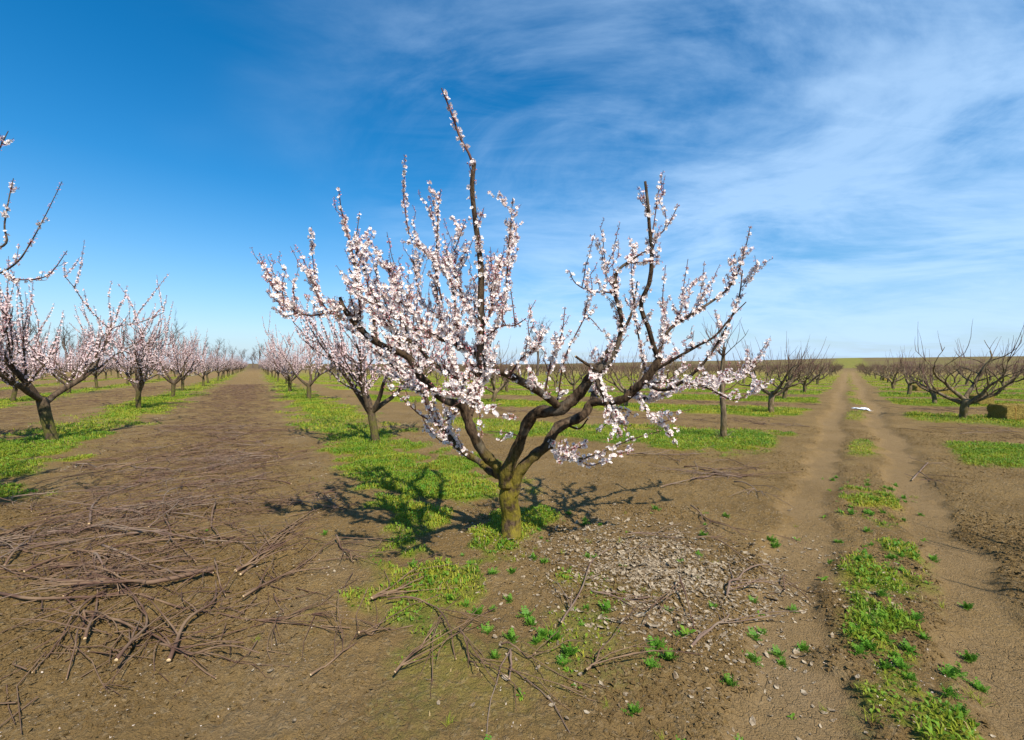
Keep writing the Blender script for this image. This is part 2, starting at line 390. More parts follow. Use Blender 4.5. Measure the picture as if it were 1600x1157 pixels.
def flowers_on(pts, rad, dens, rg, tip_buds=.25, r_max=.03, start=0.0):
    """positions, normals and bud flag along a polyline, in small clusters"""
    seg = np.linalg.norm(np.diff(pts, axis=0), axis=1); cum = np.concatenate([[0], np.cumsum(seg)]); Lh = cum[-1]
    n = rg.poisson(max(Lh * dens, .1))
    if n == 0: return np.zeros((0, 3)), np.zeros((0, 3)), np.zeros(0, bool)
    nc = max(1, int(n / 2.2)); cs = (start + (1 - start) * (np.arange(nc) + rg.uniform(-.2, 1.2, nc)) / nc) * Lh
    s = np.clip(cs[rg.integers(0, nc, n)] + rg.normal(0, .012, n), 0, Lh)
    p = np.stack([np.interp(s, cum, pts[:, k]) for k in range(3)], -1); r = np.interp(s, cum, rad)
    t = np.stack([np.interp(s, cum, np.gradient(pts[:, k], cum)) for k in range(3)], -1); t /= np.linalg.norm(t, axis=1)[:, None] + 1e-9
    d = rg.normal(size=(n, 3)); d -= t * (d * t).sum(1)[:, None]; d /= np.linalg.norm(d, axis=1)[:, None] + 1e-9
    keep = r < r_max
    nm = d + t * rg.uniform(-.2, .6, (n, 1)) + rg.normal(0, .25, (n, 3)) + (0, 0, .15)
    bud = rg.random(n) < np.where(s / Lh > .62, tip_buds + .2 + .9 * (s / Lh - .62), tip_buds)
    return (p + d * (r + .008)[:, None])[keep], nm[keep], bud[keep]

# ------------------------------------------------------------------ the large tree, limb by limb
hero_rg = np.random.default_rng(5)
BASE = np.array((0.0, 4.17, 0.0)); BASE[2] = float(gz(0.0, 4.17)) - .02
hero = obj('apricot_tree', None, loc=BASE, label='largest white-flowering fruit tree with low forked mossy trunk beside the lane', category='tree')
def trace(rows): return np.array([P(a, b, c) for a, b, c, _ in rows]), np.array([d for *_, d in rows])
def tr(rows, r0=None, r1=None):                # rows of (px, py, depth[, radius])
    if len(rows[0]) == 4: p, r = trace(rows)
    else: p = np.array([P(*q) for q in rows]); r = np.linspace(r0, r1, len(rows))
    n = max(6, len(rows) * 4)
    if len(p) > 3: p[1:-1] += hero_rg.normal(0, 1, (len(p) - 2, 3)) * np.minimum(r[1:-1, None], .03) * .5
    c = spline(np.column_stack([p, r]), n); return c[:, :3], np.maximum(c[:, 3], .0015)
H_TRUNK = tr([(800, 852, 4.17, .125), (800, 838, 4.17, .098), (798, 812, 4.17, .089), (796, 780, 4.17, .086), (794, 755, 4.16, .09), (787, 735, 4.15, .072)])
LIMBS = [
 [(798, 775, 4.15, .062), (808, 748, 4.13, .058), (826, 722, 4.10, .047), (853, 694, 4.1, .045), (876, 671, 4.15, .045), (906, 652, 4.2, .041), (926, 632, 4.25, .038), (948, 628, 4.15, .036), (970, 624, 4.05, .036), (988, 612, 3.97, .035), (1006, 595, 3.9, .033), (1024, 572, 3.85, .033), (1031, 557, 3.85, .026)],
 [(793, 760, 4.13, .066), (790, 740, 4.1, .06), (812, 687, 3.98, .047), (836, 649, 3.88, .049), (870, 639, 3.82, .047), (895, 625, 3.77, .046), (912, 606, 3.74, .044), (933, 583, 3.72, .041), (950, 560, 3.7, .038), (956, 548, 3.7, .034)],
 [(793, 762, 4.18, .06), (777, 733, 4.15, .05), (753, 708, 4.1, .045), (737, 673, 4.05, .043), (732, 647, 4.05, .044), (718, 637, 4.0, .037), (694, 625, 3.95, .033), (673, 608, 3.9, .031), (654, 588, 3.85, .029), (632, 559, 3.8, .028), (594, 539, 3.7, .026), (560, 511, 3.65, .023), (539, 482, 3.6, .019), (531, 465, 3.6, .013)],
 [(786, 745, 4.2, .04), (772, 733, 4.25, .035), (750, 722, 4.35, .032), (722, 705, 4.5, .028), (705, 684, 4.55, .027), (684, 653, 4.65, .024), (663, 618, 4.75, .021), (645, 580, 4.85, .018), (640, 540, 4.95, .014), (630, 500, 5.0, .010), (615, 455, 5.0, .005)],
]
BRANCHES = [   # (rows, r0, r1, flower density, side shoots per metre)
 ([(925, 632, 4.28, .034), (928, 600, 4.45, .03), (942, 560, 4.55, .026), (965, 530, 4.6, .02), (985, 490, 4.65, .014), (996, 440, 4.65, .007)], 0, 0, 55, 9),
 ([(940, 574, 3.7, .022), (963, 553, 3.68, .020), (971, 503, 3.65, .018), (963, 458, 3.6, .016), (965, 427, 3.6, .013), (990, 404, 3.6, .009), (1011, 392, 3.6, .005)], 0, 0, 60, 8),
 ([(931, 586, 3.7, .024), (937, 604, 3.64, .022), (945, 622, 3.6, .018), (955, 645, 3.55, .010), (968, 682, 3.5, .004)], 0, 0, 80, 12),
 ([(940, 582, 3.7, .014), (915, 568, 3.6, .012), (899, 557, 3.55, .009)], 0, 0, 0, 0),
 ([(876, 638, 3.82, .036), (843, 608, 3.55, .032), (800, 590, 3.3, .030), (770, 578, 3.15, .028), (745, 570, 3.05, .027)], 0, 0, 60, 6),
 ([(748, 588, 3.07, .028), (747, 540, 3.0, .025), (750, 470, 2.98, .022), (748, 420, 2.96, .020), (743, 370, 2.95, .018), (738, 300, 2.93, .016), (741, 256, 2.92, .013)], 0, 0, 42, 2.5),
 ([(740, 262, 2.92, .009), (733, 240, 2.92, .008), (718, 215, 2.9, .007), (705, 180, 2.9, .006), (690, 138, 2.88, .004)], 0, 0, 60, 0),
 ([(752, 572, 3.05), (718, 597, 3.0), (701, 587, 2.95), (673, 566, 2.95), (653, 546, 2.9), (625, 520, 2.9), (600, 490, 2.85), (578, 450, 2.85)], .020, .004, 75, 11),
 ([(772, 570, 3.15), (715, 542, 3.2), (680, 530, 3.25), (639, 511, 3.3), (600, 478, 3.35), (570, 455, 3.4), (545, 420, 3.4)], .024, .004, 75, 13),
 ([(732, 655, 4.05, .034), (725, 620, 4.3, .03), (712, 580, 4.5, .026), (700, 540, 4.6, .022), (690, 500, 4.6, .018), (682, 448, 4.6, .014), (682, 407, 4.6, .01), (685, 327, 4.6, .006), (689, 296, 4.6, .003)], 0, 0, 95, 12),
 ([(533, 475, 3.6), (514, 486, 3.6), (497, 459, 3.6), (490, 417, 3.6), (485, 365, 3.6)], .009, .003, 75, 5),
 ([(537, 480, 3.6), (486, 493, 3.5), (445, 479, 3.45), (415, 455, 3.4)], .010, .003, 80, 9),
 ([(452, 481, 3.45), (437, 462, 3.45), (424, 441, 3.45)], .005, .002, 80, 2),
 ([(466, 488, 3.48), (445, 494, 3.4), (428, 479, 3.4)], .005, .002, 80, 2),
 ([(562, 512, 3.65), (561, 459, 3.62), (556, 421, 3.6), (545, 376, 3.6), (535, 334, 3.6), (529, 293, 3.6)], .011, .003, 75, 5),
 ([(590, 538, 3.72), (578, 470, 3.9), (569, 414, 3.95), (556, 390, 3.95), (562, 331, 3.95)], .011, .003, 80, 6),
 ([(640, 560, 4.85), (600, 500, 4.5), (588, 431, 4.3), (594, 397, 4.3)], .012, .003, 85, 9),
 ([(655, 518, 3.28), (649, 493, 3.3), (621, 466, 3.25), (611, 438, 3.25), (604, 407, 3.25)], .010, .004, 95, 10),
 ([(690, 470, 4.6), (680, 417, 4.5), (666, 397, 4.4), (642, 372, 4.4), (635, 341, 4.4), (630, 303, 4.4), (632, 272, 4.4)], .010, .003, 80, 4),
 ([(683, 375, 4.6), (676, 340, 4.6), (671, 308, 4.6)], .005, .002, 80, 0),
 ([(720, 545, 3.2), (715, 500, 3.6), (708, 452, 3.8), (701, 424, 3.8), (711, 390, 3.8), (728, 345, 3.8)], .012, .003, 95, 11),
 ([(735, 650, 4.05), (750, 590, 4.4), (765, 540, 4.5), (777, 500, 4.5), (789, 476, 4.5), (794, 407, 4.5), (797, 358, 4.5), (801, 310, 4.5)], .022, .003, 75, 10),
 ([(793, 430, 4.5), (802, 408, 4.5), (810, 386, 4.5)], .005, .002, 70, 0),
 ([(750, 535, 3.02), (780, 511, 2.9), (805, 508, 2.85), (822, 498, 2.8)], .007, .003, 70, 3),
 ([(751, 520, 3.0), (768, 480, 3.1), (775, 440, 3.15), (785, 400, 3.2)], .008, .003, 95, 9),
 ([(746, 500, 3.0), (722, 470, 3.1), (716, 430, 3.2), (722, 400, 3.2)], .007, .003, 90, 7),
 # right half
 ([(1031, 563, 3.85, .025), (1022, 543, 3.84, .022), (1013, 511, 3.8, .020), (1005, 477, 3.75, .019), (1017, 443, 3.7, .018), (1017, 393, 3.68, .016), (1016, 355, 3.66, .014), (1011, 317, 3.65, .012), (1008, 284, 3.65, .010)], 0, 0, 32, 2.5),
 ([(1018, 376, 3.68), (1040, 357, 3.68), (1060, 321, 3.68)], .007, .003, 45, 0),
 ([(1018, 372, 3.68), (1024, 335, 3.7), (1030, 289, 3.7)], .006, .002, 45, 0),
 ([(1026, 560, 3.88), (1043, 519, 4.0), (1081, 492, 4.05), (1112, 473, 4.1), (1138, 450, 4.1), (1154, 420, 4.1), (1165, 389, 4.1), (1172, 355, 4.1)], .017, .003, 50, 7),
 ([(1024, 578, 3.86), (1051, 560, 3.75), (1089, 541, 3.65), (1116, 526, 3.6), (1142, 496, 3.55), (1166, 472, 3.5)], .015, .004, 45, 4),
 ([(1004, 598, 3.9), (1035, 610, 3.6), (1062, 598, 3.45), (1089, 576, 3.4), (1116, 545, 3.35), (1135, 511, 3.3), (1154, 465, 3.3), (1160, 423, 3.3)], .015, .004, 38, 3),
 ([(986, 615, 3.95), (1010, 624, 4.2), (1037, 617, 4.4), (1082, 597, 4.6), (1123, 597, 4.8), (1165, 585, 4.9), (1195, 540, 5.0)], .017, .004, 70, 11),
 ([(1000, 602, 3.9), (1051, 597, 4.1), (1100, 605, 4.2), (1150, 625, 4.3), (1185, 603, 4.4)], .014, .004, 70, 10),
 ([(1028, 560, 3.9), (1038, 520, 4.1), (1035, 470, 4.2), (1040, 415, 4.2)], .010, .003, 60, 6),
 ([(1043, 519, 4.0), (1062, 490, 4.2), (1068, 450, 4.3), (1075, 405, 4.3)], .007, .003, 55, 4),
 ([(1010, 592, 3.9), (1000, 540, 4.2), (990, 480, 4.3), (985, 395, 4.3)], .012, .003, 55, 7),
 ([(1086, 490, 4.05), (1095, 455, 4.1), (1101, 408, 4.1)], .006, .002, 60, 3),
 ([(964, 465, 3.6), (952, 458, 3.6), (922, 456, 3.55), (899, 442, 3.5), (889, 423, 3.5)], .008, .003, 60, 4),
 ([(965, 450, 3.6), (950, 438, 3.6), (943, 408, 3.6), (935, 374, 3.6)], .006, .002, 60, 2),
 ([(852, 612, 3.6), (861, 564, 3.55), (878, 522, 3.5), (883, 480, 3.5)], .007, .003, 40, 3),
 ([(870, 633, 3.8), (882, 564, 3.65), (906, 512, 3.6), (918, 496, 3.6), (941, 519, 3.6)], .007, .003, 45, 3),
 ([(795, 588, 3.28), (815, 560, 3.2), (835, 545, 3.15), (848, 520, 3.1)], .008, .003, 55, 5),
 ([(765, 580, 3.12), (747, 615, 3.0), (750, 645, 2.95), (753, 684, 2.95)], .006, .002, 60, 3),
 ([(748, 630, 2.98), (768, 646, 2.9), (808, 652, 2.85)], .005, .002, 75, 2),
 ([(812, 682, 4.0), (795, 677, 3.9), (784, 676, 3.85), (760, 675, 3.8)], .007, .003, 14, 2),
 ([(860, 690, 4.1), (868, 714, 4.0), (905, 718, 3.85), (940, 707, 3.8), (985, 688, 3.7), (1035, 673, 3.65)], .011, .003, 60, 6),
 ([(900, 719, 3.86), (925, 728, 3.8), (960, 712, 3.75), (990, 705, 3.7)], .005, .002, 70, 4),
 ([(950, 630, 4.15), (972, 655, 4.0), (983, 688, 3.9)], .008, .003, 85, 10),
 ([(992, 612, 3.97), (1012, 645, 3.9), (1030, 660, 3.8), (1060, 652, 3.75)], .008, .003, 75, 8),
 ([(885, 664, 4.2), (905, 670, 4.1), (918, 655, 4.0)], .011, .006, 10, 2),
 ([(718, 640, 4.0), (690, 660, 3.8), (660, 650, 3.7), (630, 625, 3.6), (600, 605, 3.55)], .010, .003, 40, 4),
 ([(705, 684, 4.55), (690, 690, 4.3), (668, 668, 4.2), (655, 640, 4.2)], .007, .003, 30, 3),
 ([(673, 608, 3.9), (640, 595, 4.2), (600, 560, 4.4), (565, 530, 4.5), (530, 505, 4.5)], .014, .003, 75, 11),
 ([(663, 618, 4.75), (620, 590, 5.0), (580, 545, 5.1), (545, 500, 5.2)], .012, .003, 80, 11),
 ([(700, 540, 4.6), (735, 500, 4.9), (750, 450, 5.0), (765, 400, 5.0)], .011, .003, 80, 10),
 ([(690, 500, 4.6), (660, 470, 4.8), (650, 430, 4.9), (655, 395, 4.9)], .009, .003, 80, 9),
 ([(768, 575, 3.15), (735, 612, 2.95), (700, 615, 2.85), (670, 600, 2.8)], .009, .003, 80, 9),
]
FP, FN, FB = [], [], []
def add_flowers(p, r, dens, rg=hero_rg, **k):
    a, b, c = flowers_on(p, r, dens, rg, **k); FP.append(a); FN.append(b); FB.append(c)
def sprout(tb, p, r, n, rg, lmin, lmax, up, out_c, dens, sides=4, mat=1, depth=0):
    for _ in range(n):
        t = rg.uniform(.1, .97) ** 1.35; i = min(int(t * (len(p) - 1)), len(p) - 2)
        if r[i] > .034: continue
        tan = unit(p[i + 1] - p[i]); d = rg.normal(size=3); d = unit(d - tan * d.dot(tan))
        o = p[i] - out_c; o[2] = 0
        d = unit(d * .8 + tan * .45 + np.array((0, 0, up)) + unit(o) * .2)
        L = rg.uniform(lmin, lmax) * (1.25 if rg.random() < .25 else .75)
        q = [p[i]]; k = 5
        for s in range(k):
            d = unit(d + rg.normal(0, .13, 3) + np.array((0, 0, up * .22))); q.append(q[-1] + d * L / k)
        q = np.array(q); r0 = min(r[i] * .6, .0035 + L * .008); rr = np.linspace(r0, .0016, len(q))
        tb.add(q, rr, sides, mat); add_flowers(q, rr, dens, rg)
        if depth > 0 and L > .22: sprout(tb, q, rr, rg.integers(1, 4), rg, .06, .18, up, out_c, dens, 3, mat, 0)
HB = BASE.copy()
tb = Tubes(); tb.add(H_TRUNK[0] - HB, H_TRUNK[1], 20, 0, .05, rg=hero_rg)
obj('trunk', tb.mesh('trunk', [M_BARK, M_SHOOT]), hero, label='short mossy trunk')
C0 = np.array((0., 4.0, 0.))
twigs = Tubes()
for rows in LIMBS:
    p, r = tr(rows); tb = Tubes(); tb.add(p - HB, r * (1 + .10 * np.sin(np.arange(len(r)) * 1.9 + hero_rg.uniform(0, 6))), 16, 0, .12, cap=2, rg=hero_rg)
    for _ in range(max(2, len(rows) // 3)):                    # knots and old pruning stubs
        i = hero_rg.integers(len(p) // 4, len(p) - 4); d = hero_rg.normal(size=3); d[2] = abs(d[2]); d = unit(d)
        q = np.array([p[i], p[i] + d * r[i] * .95, p[i] + d * r[i] * 1.35]) - HB; tb.add(q, [r[i] * .7, r[i] * .6, r[i] * .38], 8, 0, .12, cap=0, rg=hero_rg)
    obj('limb', tb.mesh('limb', [M_BARK, M_SHOOT, M_CUT]), hero)
    thin = r < .03
    if thin.sum() > 4:
        a = np.argmax(thin); add_flowers(p[a:], r[a:], 60); sprout(twigs, p[a:], r[a:], int(14 * np.linalg.norm(np.diff(p[a:], axis=0), axis=1).sum()), hero_rg, .12, .45, .5, C0, 110, depth=1)
for rows, r0, r1, dens, ns in BRANCHES:
    p, r = tr(rows, r0, r1); tb = Tubes()
    thick = r[0] > .0105
    tb.add(p - HB, r, 9 if thick else 6, 0 if thick else 1, .07, cap=2 if dens == 0 else None, rg=hero_rg)
    obj('branch', tb.mesh('branch', [M_BARK, M_SHOOT, M_CUT]), hero)
    Lb = np.linalg.norm(np.diff(p, axis=0), axis=1).sum()
    if dens: add_flowers(p, r, dens * 1.45)
    up = .1 if rows[-1][1] > 630 else .5
    sprout(twigs, p, r, int(ns * Lb * 1.65), hero_rg, .06, .30, up, C0, 115, depth=1)
for _ in range(140):                            # straight upright shoots, mostly in bud
    rows, r0, r1, dens, ns = BRANCHES[hero_rg.integers(7, 26) if hero_rg.random() < .62 else hero_rg.integers(26, len(BRANCHES))]
    if dens < 40 or rows[-1][1] > 610: continue
    p, r = tr(rows, r0, r1); i = hero_rg.integers(len(p) // 5, int(len(p) * .72)); L = hero_rg.uniform(.14, .42)
    d = unit(np.array((hero_rg.normal(0, .2) + .16 * p[i][0], hero_rg.normal(0, .2), 1.0)))
    q = np.array([p[i] + d * L * f + np.array((math.sin(f * 3) * .02 * hero_rg.normal(), 0, 0)) for f in np.linspace(0, 1, 6)]); rr = np.linspace(.0042, .0018, 6)
    twigs.add(q, rr, 4, 1); add_flowers(q, rr, 95, hero_rg, tip_buds=.55)
tw = twigs; tw.V = [v - HB for v in tw.V]
obj('twig', tw.mesh('twig', [M_BARK, M_SHOOT]), hero, kind='stuff')
FP = np.concatenate(FP); FN = np.concatenate(FN); FB = np.concatenate(FB)
nf = len(FP)
fk = np.where(FB, 3, hero_rg.integers(0, 3, nf)); fs = np.where(FB, hero_rg.uniform(.018, .027, nf), hero_rg.uniform(.026, .039, nf))
PM = [M_PETAL, M_CALYX, M_STAMEN, M_BUD]
big_ = np.argsort(-(fs / np.linalg.norm(FP - (0, 0, EYE), axis=1)) * (fk < 3)); lone = big_[:300]
mask = np.ones(nf, bool); mask[lone] = False
obj('blossom', flower_mesh('blossom_mass', FP[mask] - HB, FN[mask], fs[mask], fk[mask], hero_rg, PM), hero, kind='stuff')
FM = []
for k in range(3):
    tv, tf, tm = FT[k]; FM.append(mesh_np('blossom', tv, None, tf, PM, None, tm, smooth=False))
for i in lone:
    o = bpy.data.objects.new('blossom', FM[fk[i]]); COL.objects.link(o); o.parent = hero
    o.location = FP[i] - HB; o.scale = (fs[i],) * 3; o.rotation_euler = Vector(FN[i]).to_track_quat('Z', 'Y').to_euler()
print('hero flowers', nf)

# ------------------------------------------------------------------ orchard trees, built once per variant
def limb_path(rg, start, az, el, L, k, curve, wig):
    p = [np.array(start, float)]; d = np.array((math.cos(el) * math.sin(az), math.cos(el) * math.cos(az), math.sin(el)))
    for s in range(k):
        d = unit(d + rg.normal(0, wig, 3) + np.array((0, 0, curve / k))); p.append(p[-1] + d * L / k)
    return np.array(p)
def vase(seed, kind, lod, tall=1.0, straight=None):
    """returns dict of meshes: trunk, limbs, crown, blossom (kind 'flower' or 'bare'; lod 0 near .. 2 far)"""
    rg = np.random.default_rng(seed); out = {}
    fl = kind == 'flower'; mb = M_BARK2 if fl else M_BARK3; ms = M_SHOOT if fl else M_SHOOT_B
    sd = (12, 8, 5, 4)[lod]
    hf = rg.uniform(.6, .8) if fl else rg.uniform(.42, .62)
    top = np.array((rg.normal(0, .05), rg.normal(0, .05), hf)); R0 = rg.uniform(.075, .095)
    tp = spline(np.array([(0, 0, -.06), (0, 0, .05), top * .5 + (rg.normal(0, .015), 0, 0), top, top + (0, 0, .05)]), 9 if lod < 2 else 4)
    t = Tubes(); rr = np.interp(np.linspace(0, 1, len(tp)), [0, .1, .3, .85, 1], [R0 * 1.4, R0 * 1.12, R0, R0, R0 * .7])
    t.add(tp, rr, sd, 0, .06, rg=rg); out['trunk'] = t
    nl = rg.integers(3, 6); limbs = []; crown = Tubes(); fp, fn, fb = [], [], []
    def fl_add(p, r, dens):
        if fl:
            a, b, c = flowers_on(p, r, dens, rg, tip_buds=.32); fp.append(a); fn.append(b); fb.append(c)
    a0 = rg.uniform(0, 6.28); centre = np.zeros(3)
    spots = []
    for i in range(nl):
        az = a0 + i * 6.283 / nl + rg.normal(0, .25); el = rg.uniform(.6, 1.12) if fl else rg.uniform(.45, .85)
        L = rg.uniform(1.35, 1.9) * tall; k = 8 if lod < 2 else 4 if lod < 3 else 3
        p = limb_path(rg, top - (0, 0, rg.uniform(.0, .12)), az, el, L, k, .35 if fl else .25, .13 if fl else .19)
        r = np.interp(np.linspace(0, 1, k + 1), [0, .5, 1], [R0 * .66, R0 * .42, R0 * .16])
        ps = spline(np.column_stack([p, r]), k * 2 + 1 if lod < 2 else k + 1); p, r = ps[:, :3], ps[:, 3]
        t = Tubes(); t.add(p, r, (9, 7, 4, 3)[lod], 0, .08, rg=rg); limbs.append(t); spots.append((p, r)); fl_add(p[len(p) // 2:], r[len(p) // 2:], 40)
        for _ in range(rg.integers(7, 11) if fl else rg.integers(5, 9) if lod < 3 else 3):
            j = rg.integers(len(p) // 4, len(p) - 1)
            q = limb_path(rg, p[j], az + rg.normal(0, 1.1), rg.uniform(.2, 1.1), rg.uniform(.5, 1.05) * tall, 5 if lod < 3 else 3, .5, .16)
            rq = np.linspace(min(r[j] * .6, .022), .006, len(q)); crown.add(q, rq, (6, 5, 3, 3)[lod], 0, .06, rg=rg); spots.append((q, rq)); fl_add(q, rq, 75)
    ns = (190, 160, 80)[lod] if fl else (120, 95, 46, 14)[lod]
    for _ in range(ns):
        q, rq = spots[rg.integers(0, len(spots))]; j = rg.integers(len(q) // 3, len(q))
        j = min(j, len(q) - 1); L = rg.choice([rg.uniform(.15, .45), rg.uniform(.4, .8), rg.uniform(.8, 1.25)], p=[.55, .33, .12] if fl else [.5, .36, .14]) * tall
        o = q[j].copy(); o[2] = 0
        d0 = unit(o) * .3; az = math.atan2(d0[0], d0[1]) + rg.normal(0, .9)
        s = limb_path(rg, q[j], az, rg.uniform(.75, 1.5), L, 4 if lod < 3 else 2, .55, .10)
        rs = np.linspace(.0055 + .003 * L, .0022, len(s))
        if lod >= 2: rs = rs * (1.5 if lod == 2 else 2.2)
        elif lod == 1: rs = rs * 1.15
        crown.add(s, rs, 4 if lod == 0 else 3, 1); fl_add(s, rs, 95)
    out['limbs'] = limbs; out['crown'] = crown
    if fl:
        fp = np.concatenate(fp); fn = np.concatenate(fn); fb = np.concatenate(fb)
        if lod == 2: s = rg.random(len(fp)) < .5; fp, fn, fb = fp[s], fn[s], fb[s]
        n = len(fp); kk = np.where(fb, 3, rg.integers(0, 3, n))
        sz = np.where(fb, rg.uniform(.02, .03, n), rg.uniform(.03, .042, n)) * (1, 1.1, 1.35)[lod]
        out['blossom'] = (fp, fn, sz, kk, rg)
    mats = [mb, ms]
    if lod < 2:
        return dict(trunk=out['trunk'].mesh('trunk', mats), limbs=[t.mesh('limb', mats) for t in limbs], crown=crown.mesh('crown', mats),
                    blossom=flower_mesh('blossom', *out['blossom'][:4], out['blossom'][4], [M_PETALP if lod else M_PETALP, M_CALYX, M_STAMEN, M_BUD], far=lod + 1) if fl else None)
    a = Tubes()
    for t in [out['trunk']] + limbs + [crown]:
        a.V += t.V; a.Q += [q + a.n for q in t.Q]; a.M += t.M; a.n += t.n
    V = np.concatenate(a.V); Q = np.concatenate(a.Q); Mq = np.concatenate(a.M)
    if not fl: return dict(whole=mesh_np('bare_tree', V, Q, None, mats, Mq), raw=(V, Q, Mq))
    bm = out['blossom']; Ts, Tm, Vs, n = [], [], [V], len(V)
    for far_k in (0, 3):
        s = (bm[3] < 3) if far_k == 0 else (bm[3] == 3)
        tv, tf, tm = FAR_F1 if far_k == 0 else FBUD
        Vs.append(scatter(tv, bm[0][s], bm[1][s], bm[2][s], rg).reshape(-1, 3)); Ts.append(rep(tf, s.sum(), len(tv)) + n); Tm.append(np.tile(np.array([2, 3, 3, 4])[tm], s.sum())); n += s.sum() * len(tv)
    return dict(whole=mesh_np('flowering_tree', np.concatenate(Vs), Q, np.concatenate(Ts), [mb, ms, M_PETALP, M_CALYX, M_BUD], Mq, np.concatenate(Tm)))
def place(name, var, x, y, rot, sc, **props):
    z = float(gz(x, y)) - .01
    if 'whole' in var:
        o = obj(name, var['whole'], loc=(x, y, z), **props)
    else:
        o = obj(name, None, loc=(x, y, z), **props)
        obj('trunk', var['trunk'], o)
        for m in var['limbs']: obj('limb', m, o)
        c = obj('crown', var['crown'], o)
        if var['blossom']: obj('blossom', var['blossom'], c, kind='stuff')
    lean = (0, 0) if props.get('label', '').startswith('flowering tree of which') else prg.normal(0, .045, 2)
    o.rotation_euler = (lean[0], lean[1], rot); o.scale = (sc, sc, sc * 1.0); return o
FV0 = [vase(s, 'flower', 0, 1.22) for s in (101, 102, 103)]
FV1 = [vase(s, 'flower', 1, 1.10) for s in (111, 112, 113, 114)]
FV2 = [vase(s, 'flower', 2, 1.0) for s in (121, 122, 123, 124, 125)]
BV0 = [vase(s, 'bare', 0, .86) for s in (201, 202, 203)]
BV1 = [vase(s, 'bare', 1, .86) for s in (211, 212, 213, 214)]
BV3 = [vase(s, 'bare', 3, .86) for s in (231, 232, 233, 234)]
BV2 = [vase(s, 'bare', 2, .86) for s in (221, 222, 223, 224, 225)]
prg = np.random.default_rng(31)
def inview(x, y, pad=3.5): return y > 1 and abs(x) < 1.16 * y + pad
def A(m, s): return nA[0] * m + dA[0] * s, nA[1] * m + dA[1] * s
# flowering block
place('flowering_tree', FV0[1], *gxy(587, 692), 2.2, 1.0, label='flowering tree with straight mossy trunk, next in row behind the large forked tree', category='tree', group='flowering trees in the orchard rows')
place('flowering_tree', FV0[0], *gxy(82, 693), .6, 1.12, label='wide flowering tree with dark low fork across the lane from the large tree', category='tree', group='flowering trees in the orchard rows')
edge_t = place('flowering_tree', FV0[2], -6.15, 3.75, 0, 1.0, label='flowering tree of which only branch tips reach over the lane edge', category='tree', group='flowering trees in the orchard rows')
erg = np.random.default_rng(19); EL = np.array(edge_t.location); FP, FN, FB = [], [], []; etw = Tubes()
for rows, r0, r1 in (([(-6.15, 3.78, .72), (-5.75, 3.95, 1.5), (-5.2, 4.15, 2.15), P(-30, 436, 4.2), P(0, 427, 4.2), P(28, 409, 4.2), P(47, 381, 4.2), P(70, 339, 4.2), P(97, 284, 4.2)], .015, .0025), ([P(-25, 395, 4.25), P(9, 381, 4.2), P(7, 353, 4.2), P(14, 311, 4.2), P(21, 279, 4.2)], .011, .003),
                     ([P(5, 428, 4.2), P(24, 436, 4.1), P(50, 437, 4.0), P(78, 428, 4.0), P(105, 392, 4.0)], .008, .003), ([(-5.3, 4.1, 2.1), P(-60, 340, 4.2), P(-20, 270, 4.2), P(0, 231, 4.2), P(13, 205, 4.2)], .014, .003), ([(-5.3, 4.1, 2.1), P(-60, 420, 4.2), P(-25, 395, 4.25)], .02, .011)):
    c = spline(np.column_stack([np.array(rows), np.linspace(r0, r1, len(rows))]), len(rows) * 4); tb = Tubes(); tb.add(c[:, :3] - EL, c[:, 3], 7, 0 if r0 > .01 else 1, .06, rg=erg); obj('branch', tb.mesh('branch', [M_BARK2, M_SHOOT]), edge_t)
    k = len(c) // 3 if r0 > .03 else 0; add_flowers(c[k:, :3], c[k:, 3], 70, erg, tip_buds=.6); sprout(etw, c[k:, :3], c[k:, 3], 6, erg, .05, .18, .4, np.array((-6.15, 3.75, 0)), 95)
etw.V = [v - EL for v in etw.V]; obj('twig', etw.mesh('twig', [M_BARK2, M_SHOOT]), edge_t, kind='stuff')
FP = np.concatenate(FP); FN = np.concatenate(FN); FB = np.concatenate(FB)
obj('blossom', flower_mesh('blossom', FP - EL, FN, np.where(FB, .022, .030), np.where(FB, 3, erg.integers(0, 3, len(FP))), erg, PM), edge_t, kind='stuff')
cand = []
for row in range(-12, 1):
    m = ROW_A + row * SP_A
    for k in range(0, 27):
        s = 9.8 + (k + 1) * 6.9 if row == 0 else 13.2 + (k + (1 if row == -1 else -1)) * 7.0 + (row % 3) * .8
        x, y = A(m + prg.normal(0, .15), s + prg.normal(0, .35))
        if row == 0 and k == 0: continue
        if s < 190 and inview(x, y) and math.hypot(x, y) > 7 and (prg.random() > .06 or s < 40): cand.append((math.hypot(x, y), x, y, row))
cand.sort(); print('flowering candidates', len(cand))
ORD = ['first', 'second', 'third', 'fourth', 'fifth', 'sixth', 'seventh', 'eighth', 'ninth', 'tenth', 'eleventh', 'twelfth', 'thirteenth']
LBL = {0: 'flowering tree farther along the same row as the large forked tree', -1: 'flowering tree along the row facing the large tree across the lane'}
for i, (d, x, y, row) in enumerate(cand[:250]):
    v = FV0[i % 3] if d < 16 else FV1[prg.integers(0, 4)] if d < 42 else FV2[prg.integers(0, 5)]
    place('flowering_tree', v, x, y, prg.uniform(0, 6.28), prg.uniform(.95, 1.18), category='tree', group='flowering trees in the orchard rows',
          label=LBL.get(row, 'flowering tree of the %s row counted away from the lane past its far edge' % ORD[-row - 1]))
